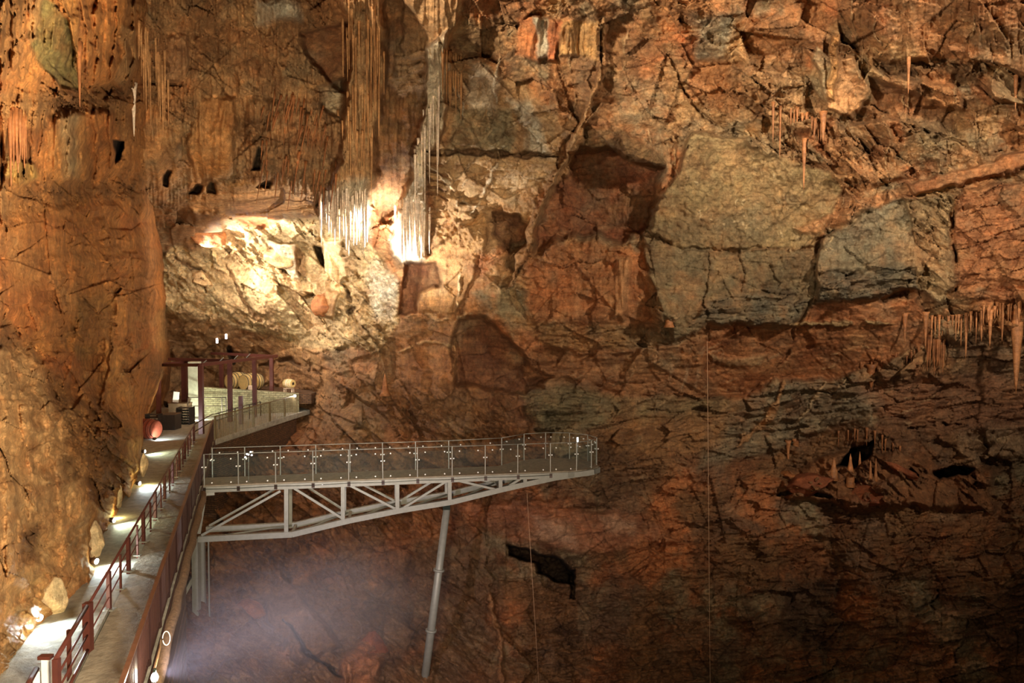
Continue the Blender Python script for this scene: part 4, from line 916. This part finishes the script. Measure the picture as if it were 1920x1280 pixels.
# support pole and abutment
top = nb(838, 952, BW / 2); bot = P(789, 1330, top.y - .6)
sp = empty('support_pole', bot, 'tall leaning grey tubular pole propping the middle of the footbridge', 'pole')
MB().tube([top, bot], .165, 14, .20).build('tube', M['grey_steel'], sp)
for t_ in (.31, .61): c_ = top.lerp(bot, t_); MB().tube([c_ - (bot - top).normalized() * .05, c_ + (bot - top).normalized() * .05], .26, 14).build('collar', M['grey_steel'], sp)
MB().box(top + up * .12, (.34, .34, .34)).build('bearing', M['bottle'], sp)
ab = empty('bridge_trestle', P(368, 1160, 30.4), 'twin grey steel columns with braces carrying the root of the footbridge', 'trestle')
for (u_, Y_, w_, vb, vt) in ((367, 30.35, .26, 1270, 1008), (380, 31.6, .16, 1250, 1014), (391, 31.7, .05, 1250, 1010)):
    a_ = P(u_, vt, Y_); b_ = P(u_, vb, Y_); MB().bar(a_, (a_.x, a_.y, b_.z), w_).build('column', M['grey_steel'], ab)
for (a_, b_) in (((372, 1000), (384, 922)), ((340, 1045), (372, 1014)), ((346, 1112), (364, 1080)), ((352, 1168), (372, 1168))): MB().bar(P(*a_, 30.3), P(*b_, 30.5), .14).build('brace', M['grey_steel'], ab)
MB().bar(P(372, 926, 30.3), P(402, 924, 30.6), .12, .16).build('bearer', M['grey_steel'], ab)

# hanging wires
def wire(label, a_, b_, r):
    tag(MB().tube([a_, (Vector(a_) + Vector(b_)) / 2, b_], r, 5).build('wire', M['wire']), label, 'wire')
Y_ = 33; wire('long pale plumb wire hanging down the right side of the chasm', P(1326, 640, Y_), P(1332, 1340, Y_ - .3), .011)
wire('faint thin wire hanging in front of the lower rock face right of the support pole', P(988, 925, 34), P(1014, 1340, 34), .009)

# path-side lamps and the rocks they light
def path_lamp(label, u_, v_, aim, energy, color, cone=120):
    c_ = G(u_, v_, .16); e = lamp_can('path_lamp', label, c_, aim, .09, .16, M['dark_steel'], M['lamp_cool'], grp=None)
    d_ = (Vector(aim) - c_).normalized(); l_ = light('SPOT', 'path_light', c_ + d_ * .06 + up * .1, aim, energy, color, .05, cone, .9); return l_
COOL = (.80, .95, 1.0); GRN = (.86, 1.0, .70)
path_lamp('brightest ground lamp, nearest the bottom left corner beside the pale boulder', 74, 1158, G(240, 1230), 420, COOL, 150)
path_lamp('second ground lamp up the path where the rock juts out', 181, 1052, G(330, 1075), 380, COOL, 140)
path_lamp('third ground lamp up the path with a yellow-green glow', 214, 975, G(300, 985), 240, GRN, 140)
path_lamp('fourth ground lamp up the path, left of the handrail bend', 262, 906, G(330, 915), 420, COOL, 140)
path_lamp('ground lamp just before the big red barrel, glowing green', 272, 846, G(350, 850), 330, GRN, 140)
path_lamp('farthest ground lamp, at the foot of the bottle racks', 291, 822, G(350, 812), 330, COOL, 140)
light('SPOT', 'wall_washer', G(372, 790) + up * .3, G(385, 775) + up * 1.4, 800, (.90, 1.0, .80), .1, 150, .9)
light('POINT', 'terrace_corner_light', P(552, 741, 53.0), None, 60, (1, .9, .8), .06)
tl = empty('corner_lamp', P(553, 742, 53.4), 'tiny bright lamp at the corner where the terrace balustrade meets the wall', 'lamp')
MB().lathe([(.07, -.07), (.09, 0), (.07, .07)], Matrix.Translation(P(553, 742, 53.4)), 10).build('bulb', M['lamp_cool'], tl); MB().bar(P(553, 742, 53.4), P(553, 746, 53.9), .05).build('bracket', M['dark_steel'], tl)
def boulder(label, c_, size, mat, seed, rough=.3, name='boulder', group=None, rot=0):
    rnd = random.Random(seed); bm = bmesh.new(); bmesh.ops.create_icosphere(bm, subdivisions=4, radius=1)
    pl = [(Vector((rnd.uniform(-1, 1), rnd.uniform(-1, 1), rnd.uniform(-1, 1))).normalized(), rnd.uniform(.55, .9)) for _ in range(12)]
    from mathutils import noise as mn
    for v in bm.verts:
        p = v.co.copy()
        for n_, d_ in pl:
            k_ = p.dot(n_)
            if k_ > d_: p -= n_ * (k_ - d_)
        p += p.normalized() * rough * mn.fractal(p * 1.7 + Vector((seed, 0, 0)), 1.0, 2.0, 4) * .35
        v.co = Vector((p.x * size[0], p.y * size[1], p.z * size[2]))
    bmesh.ops.rotate(bm, verts=bm.verts, cent=(0, 0, 0), matrix=Matrix.Rotation(rot, 3, 'Y'))
    me = bpy.data.meshes.new(name); bm.to_mesh(me); bm.free(); me.materials.append(mat)
    for p in me.polygons: p.use_smooth = True
    o = bpy.data.objects.new(name, me); C.objects.link(o); o.location = c_
    return tag(o, label, 'rock', group)
boulder('pale boulder glowing beside the brightest ground lamp', G(97, 1150) + up * .35, (.34, .42, .50), M['rock_pale'], 3)
boulder('small pale rock left of the glowing boulder at the brightest lamp', G(66, 1140) + up * .30, (.2, .25, .33), M['rock_pale'], 4)
boulder('pale yellow rock standing above the second ground lamp', G(180, 1042) + up * .45, (.22, .3, .62), M['rock_pale'], 5)
boulder('tall yellow-lit rock fin by the third ground lamp', G(215, 952) + up * .6, (.32, .4, .95), M['rock_pale'], 6)
boulder('small yellow-lit rock tip beside the fourth ground lamp', G(270, 893) + up * .55, (.14, .3, .6), M['rock_pale'], 8)
for (u_, v_, dx, E_) in ((97, 1150, .0, 16), (180, 1042, 0, 14), (215, 952, 0, 26), (270, 893, 0, 22)):
    c_ = G(u_ + 8, v_ + 6, .12); light('POINT', 'uplight', c_ + Vector((.22, -.5, 0)), None, E_, (1, .85, .35), .05)

# bulb hanging outside the balustrade with its beam through the mist
bp = P(290, 1268, 13.0)
hb = empty('hanging_bulb', bp, 'bare glowing bulb hanging below the footpath edge at the bottom', 'lamp')
MB().lathe([(.01, -.10), (.05, -.075), (.068, -.02), (.05, .04), (.03, .07)], Matrix.Translation(bp), 16).build('bulb', M['lamp_cool'], hb)
MB().lathe([(.032, .07), (.032, .14), (.015, .16)], Matrix.Translation(bp), 12).build('socket', M['bottle'], hb)
MB().tube([bp + up * .15, P(300, 1215, 13.4), P(303, 1190, 13.8)], .02, 6).build('cord', M['rope'], hb)
lp = [P(312 + 7 * math.sin(t_), 1196 - 13 * math.cos(t_), 13.6) for t_ in np.linspace(-1.6, 4.4, 20)]
tag(MB().tube(lp, .009, 6).build('cable_loop', M['white_paint']), 'looped white cable hanging beside the wrapped cable run', 'cable')
light('SPOT', 'mist_beam', bp + Vector((.12, .1, 0)), P(700, 1090, 33), 6500, (.90, .82, 1.0), .05, 56, 1.0)
light('POINT', 'bulb_light', bp + Vector((.1, .05, 0)), None, 60, (1, .85, .6), .06)
mm = bpy.data.materials.new('thin_mist'); mm.use_nodes = True; nt = mm.node_tree; N = nt.nodes; L = nt.links; N.remove(N['Principled BSDF'])
vs_ = N.new('ShaderNodeVolumeScatter'); vs_.inputs['Anisotropy'].default_value = .0; vs_.inputs['Color'].default_value = (.95, .92, 1, 1)
tc = N.new('ShaderNodeTexCoord'); ln = N.new('ShaderNodeVectorMath'); ln.operation = 'LENGTH'; L.new(tc.outputs['Object'], ln.inputs[0])
mr = N.new('ShaderNodeMapRange'); mr.interpolation_type = 'SMOOTHSTEP'; L.new(ln.outputs['Value'], mr.inputs[0]); mr.inputs[1].default_value = 1.0; mr.inputs[2].default_value = .1; mr.inputs[3].default_value = 0; mr.inputs[4].default_value = .020
nz = noise(N, L, tc.outputs['Object'], 2.2, 3); nr = N.new('ShaderNodeMapRange'); L.new(nz.outputs[0], nr.inputs[0]); nr.inputs[1].default_value = .3; nr.inputs[2].default_value = .7; nr.inputs[3].default_value = .3; nr.inputs[4].default_value = 1.6
ml = N.new('ShaderNodeMath'); ml.operation = 'MULTIPLY'; L.new(mr.outputs[0], ml.inputs[0]); L.new(nr.outputs[0], ml.inputs[1]); L.new(ml.outputs[0], vs_.inputs['Density'])
L.new(vs_.outputs[0], nt.nodes['Material Output'].inputs['Volume'])
bmm = bmesh.new(); bmesh.ops.create_icosphere(bmm, subdivisions=4, radius=1); me = bpy.data.meshes.new('mist'); bmm.to_mesh(me); bmm.free(); me.materials.append(mm)
mist = bpy.data.objects.new('mist', me); C.objects.link(mist)
me_a = bp + Vector((.3, -.8, .1)); me_b = P(700, 1085, 34); mist.location = (me_a + me_b) / 2; mist.rotation_euler = (me_b - me_a).to_track_quat('Y', 'Z').to_euler(); mist.scale = (5.2, (me_b - me_a).length / 2, 3.0)
tag(mist, 'thin lilac mist drifting in the chasm below the footbridge', 'mist', kind='stuff')

# ------------------------------------------------------------------ dripstone
rs = random.Random(11)
def stal(u_, vt, vb, wpx, mat, label, group=None, lean=0.0, up_=False, name='stalactite'):
    base_v = vb if up_ else vt
    Y_ = surf(u_, base_v) - .12 - wpx / F * 40 * .3
    a_ = P(u_, vt, Y_); b_ = P(u_, vb, Y_); L_ = (a_ - b_).length; r = wpx / 2 / F * Y_
    n_ = 7 if L_ > 1 else 5; prof = []
    for i in range(n_ + 1):
        t_ = i / n_; prof.append((r * (1 - t_) ** .75 * (1 + rs.uniform(-.14, .14)) + .006, t_ * L_ * 1.0))
    prof = [(prof[0][0] * 1.5, -.25)] + prof
    if up_: m_ = Matrix.Translation(b_) @ Matrix.Rotation(lean, 4, 'Y')
    else: m_ = Matrix.Translation(a_) @ Matrix.Rotation(PI + lean, 4, 'Y')
    o = MB().lathe(prof, m_, 8 if wpx > 5 else 6).build(name, M[mat], loc=m_.translation); return tag(o, label, name, group)
def fringe(n_, top, length, w_, mat, label, group, lean=0.0, jit=4):
    """hang n_ stalactites along the polyline top"""
    for i in range(n_):
        t_ = (i + rs.uniform(.1, .9)) / n_ * (len(top) - 1); k_ = min(int(t_), len(top) - 2); f_ = t_ - k_
        u_ = top[k_][0] + (top[k_ + 1][0] - top[k_][0]) * f_ + rs.uniform(-jit, jit) * .3; v_ = top[k_][1] + (top[k_ + 1][1] - top[k_][1]) * f_ + rs.uniform(-jit, jit)
        stal(u_, v_, v_ + rs.uniform(*length) * (1 if rs.random() < .8 else 1.4), rs.uniform(*w_), mat, label, group, lean * rs.uniform(.3, 1.3))
for (u_, a_, b_, w_, lb_) in ((1908, 580, 740, 22, 'longest thick pale orange stalactite at the right edge'), (1697, 594, 645, 8, 'pointed orange stalactite, leftmost long one of the right-hand fringe'), (1736, 592, 656, 8, 'orange stalactite second from the left in the right-hand fringe'), (1812, 600, 674, 6, 'slim orange stalactite in the middle of the right-hand fringe'),
    (1841, 590, 641, 7, 'orange stalactite right of the slim middle one in the fringe'), (1857, 588, 650, 9, 'broad orange stalactite left of the longest one at the right edge'), (1880, 580, 640, 6, 'thin orange stalactite just left of the longest one'), (1508, 268, 357, 8, 'lone orange tapering stalactite over the big olive slab'), (1463, 205, 300, 5, 'thin crooked pale stalactite left of the lone orange one'), (1450, 200, 268, 5, 'thin pale stalactite, leftmost above the olive slab'),
    (250, 168, 256, 9, 'pale cream stalactite hanging clear in the upper left'), (1905, 150, 208, 7, 'pale stalactite at the upper right edge'), (1544, 218, 266, 12, 'broad orange drip tongue above the lone orange stalactite'), (1478, 832, 868, 8, 'left stub of the orange pair under the lower grey strata'), (1492, 828, 874, 11, 'right stub of the orange pair under the lower grey strata'), (1634, 690, 730, 16, 'brown mushroom-shaped dripstone under the orange ledge'),
    (1704, 110, 176, 7, 'pale pointed stalactite over the upper right hollow'), (148, 100, 200, 8, 'dark brown stalactite beside the olive rock plate in the upper left')):
    stal(u_, a_, b_, w_, 'calcite_dark' if u_ in (148, 1634) else ('calcite_white' if u_ == 250 else 'calcite_orange'), lb_)
fringe(30, [(1745, 600), (1800, 594), (1860, 578), (1925, 566)], (14, 44), (2.5, 5), 'calcite_orange', 'small orange stalactite in the fringe under the right-hand ledge', 'small stalactites of the right-hand fringe')
fringe(13, [(1738, 636), (1755, 640), (1772, 642)], (28, 62), (3, 5), 'calcite_dark', 'brown stalactite in the tight bunch left of the right-hand fringe', 'bunched brown stalactites')
fringe(9, [(1600, 690), (1700, 668), (1738, 650)], (8, 20), (2, 3.5), 'calcite_dark', 'tiny brown stalactite along the underside of the orange ledge', 'tiny stalactites under the orange ledge')
fringe(34, [(600, 372), (640, 362), (690, 372)], (40, 80), (3, 5.5), 'calcite_white', 'white straw stalactite glowing above the lit rubble face', 'glowing white straws', 0, 14)
fringe(14, [(612, 400), (690, 410)], (34, 60), (3, 5), 'calcite_white', 'low white straw stalactite touching the lit rubble face', 'low white straws')
fringe(26, [(745, 395), (775, 390), (803, 400)], (50, 90), (3.5, 6.5), 'calcite_white', 'white stalactite at the foot of the bright curtain formation', 'stalactites at the foot of the white curtain', 0, 20)
fringe(14, [(770, 300), (800, 220), (820, 180)], (50, 110), (3, 5), 'calcite_white', 'pale stalactite on the flank of the white curtain formation', 'stalactites on the flank of the white curtain', 0, 25)
fringe(24, [(645, 60), (690, 60), (718, 90)], (40, 130), (2.5, 5.5), 'calcite', 'tan stalactite high on the great hanging drape', 'stalactites high on the great drape', 0, 60)
fringe(24, [(640, 200), (670, 220), (705, 210)], (40, 110), (2.5, 5), 'calcite', 'tan stalactite halfway down the great hanging drape', 'stalactites halfway down the great drape', 0, 60)
fringe(30, [(500, 200), (560, 215), (620, 250)], (24, 54), (2.2, 4), 'calcite_dark', 'hair-thin brown stalactite leaning in the shaggy roof patch', 'upper shaggy roof straws', .25, 34)
fringe(22, [(480, 300), (560, 310), (640, 330)], (26, 56), (2.2, 4), 'calcite_dark', 'brown straw stalactite low in the shaggy roof patch', 'lower shaggy roof straws', .15, 34)
fringe(16, [(256, 60), (290, 90), (318, 130)], (50, 110), (3.5, 6), 'calcite', 'tan stalactite in the upper left group above the cream one', 'upper left tan stalactites', 0, 25)
fringe(12, [(18, 230), (50, 232)], (44, 90), (3, 6), 'calcite_dark', 'brown stalactite near the left edge of the roof', 'brown stalactites at the left edge')
fringe(12, [(828, 105), (868, 112)], (46, 80), (3, 5), 'calcite', 'slim tan stalactite in the comb right of the white curtain', 'comb of slim stalactites')
fringe(12, [(1480, 205), (1520, 225), (1545, 240)], (14, 36), (3, 5), 'calcite_orange', 'short orange stalactite on the jagged rock above the olive slab', 'short stalactites above the olive slab')
fringe(10, [(1570, 815), (1630, 808), (1700, 850)], (12, 28), (2.5, 4), 'calcite_dark', 'small stalactite over the dark gap behind the boulders', 'stalactites over the dark gap')
for (u_, a_, b_, w_, lb_) in ((1563, 858, 892, 16, 'squat pale-topped stalagmite at the left end of the boulder ledge'), (1594, 850, 905, 16, 'tall orange stalagmite on the boulder ledge'), (1632, 862, 892, 6, 'left of two thin pale stalagmites on the ledge'), (1642, 858, 895, 6, 'right of two thin pale stalagmites on the ledge'), (1612, 846, 870, 5, 'small thin stalagmite behind the tall orange one'), (722, 700, 735, 14, 'pointed pale stalagmite between terrace and rock wall'), (1255, 560, 606, 16, 'pale cone stalagmite left of the lower grey slab')):
    stal(u_, a_, b_, w_, 'calcite_orange', lb_, None, 0, True, 'stalagmite')

# ------------------------------------------------------------------ fallen blocks
def rock_at(label, u_, v_, wpx, hpx, mat, seed, rot=0, tint=None, sink=.25):
    Y_ = surf(u_, v_); s_ = Y_ / F; c_ = P(u_, v_, Y_ - .1 + wpx * s_ * sink)
    return boulder(label, c_, (wpx * s_ / 2, wpx * s_ / 2, hpx * s_ / 2), mat, seed, .35, rot=rot)
M['block_tan'] = rock_mat('tan_block_rock', (196, 166, 120), .5); M['block_brown'] = rock_mat('brown_block_rock', (150, 96, 52), .6); M['block_red'] = rock_mat('reddish_block_rock', (128, 72, 42), .6)
for a_ in (('large pale angular block in the middle of the lit rubble face', 525, 482, 60, 52, M['block_tan'], 21, .5), ('brown block in the lower middle of the lit rubble face', 606, 572, 48, 46, M['block_brown'], 22, .2), ('tan block at the right of the black gap in the rubble face', 628, 500, 40, 74, M['block_tan'], 23, -.3),
    ('brown block wedged under the roof lip left of the lit rubble', 385, 440, 74, 46, M['block_brown'], 24, .3), ('slanting tan block on the left of the lit rubble face', 375, 520, 56, 30, M['block_tan'], 25, .5), ('small tan block near the lower edge of the lit rubble', 560, 540, 40, 24, M['block_tan'], 26, .6),
    ('long flat reddish boulder on the ledge at the lower right', 1625, 925, 120, 34, M['block_red'], 31, -.2), ('reddish boulder at the left end of the lower right ledge', 1520, 908, 92, 38, M['block_red'], 32, -.15), ('tilted flat slab leaning over the boulder ledge', 1690, 882, 66, 18, M['block_red'], 33, .45),
    ('orange rock hump at the bottom left of the support pole', 700, 1220, 62, 76, M['block_red'], 34, 0), ('rounded brown boulder below the trestle columns', 470, 1150, 64, 54, M['block_brown'], 35, 0), ('big pale slab under the boulder ledge fringe', 1480, 888, 40, 14, M['block_brown'], 36, .1)):
    rock_at(*a_)
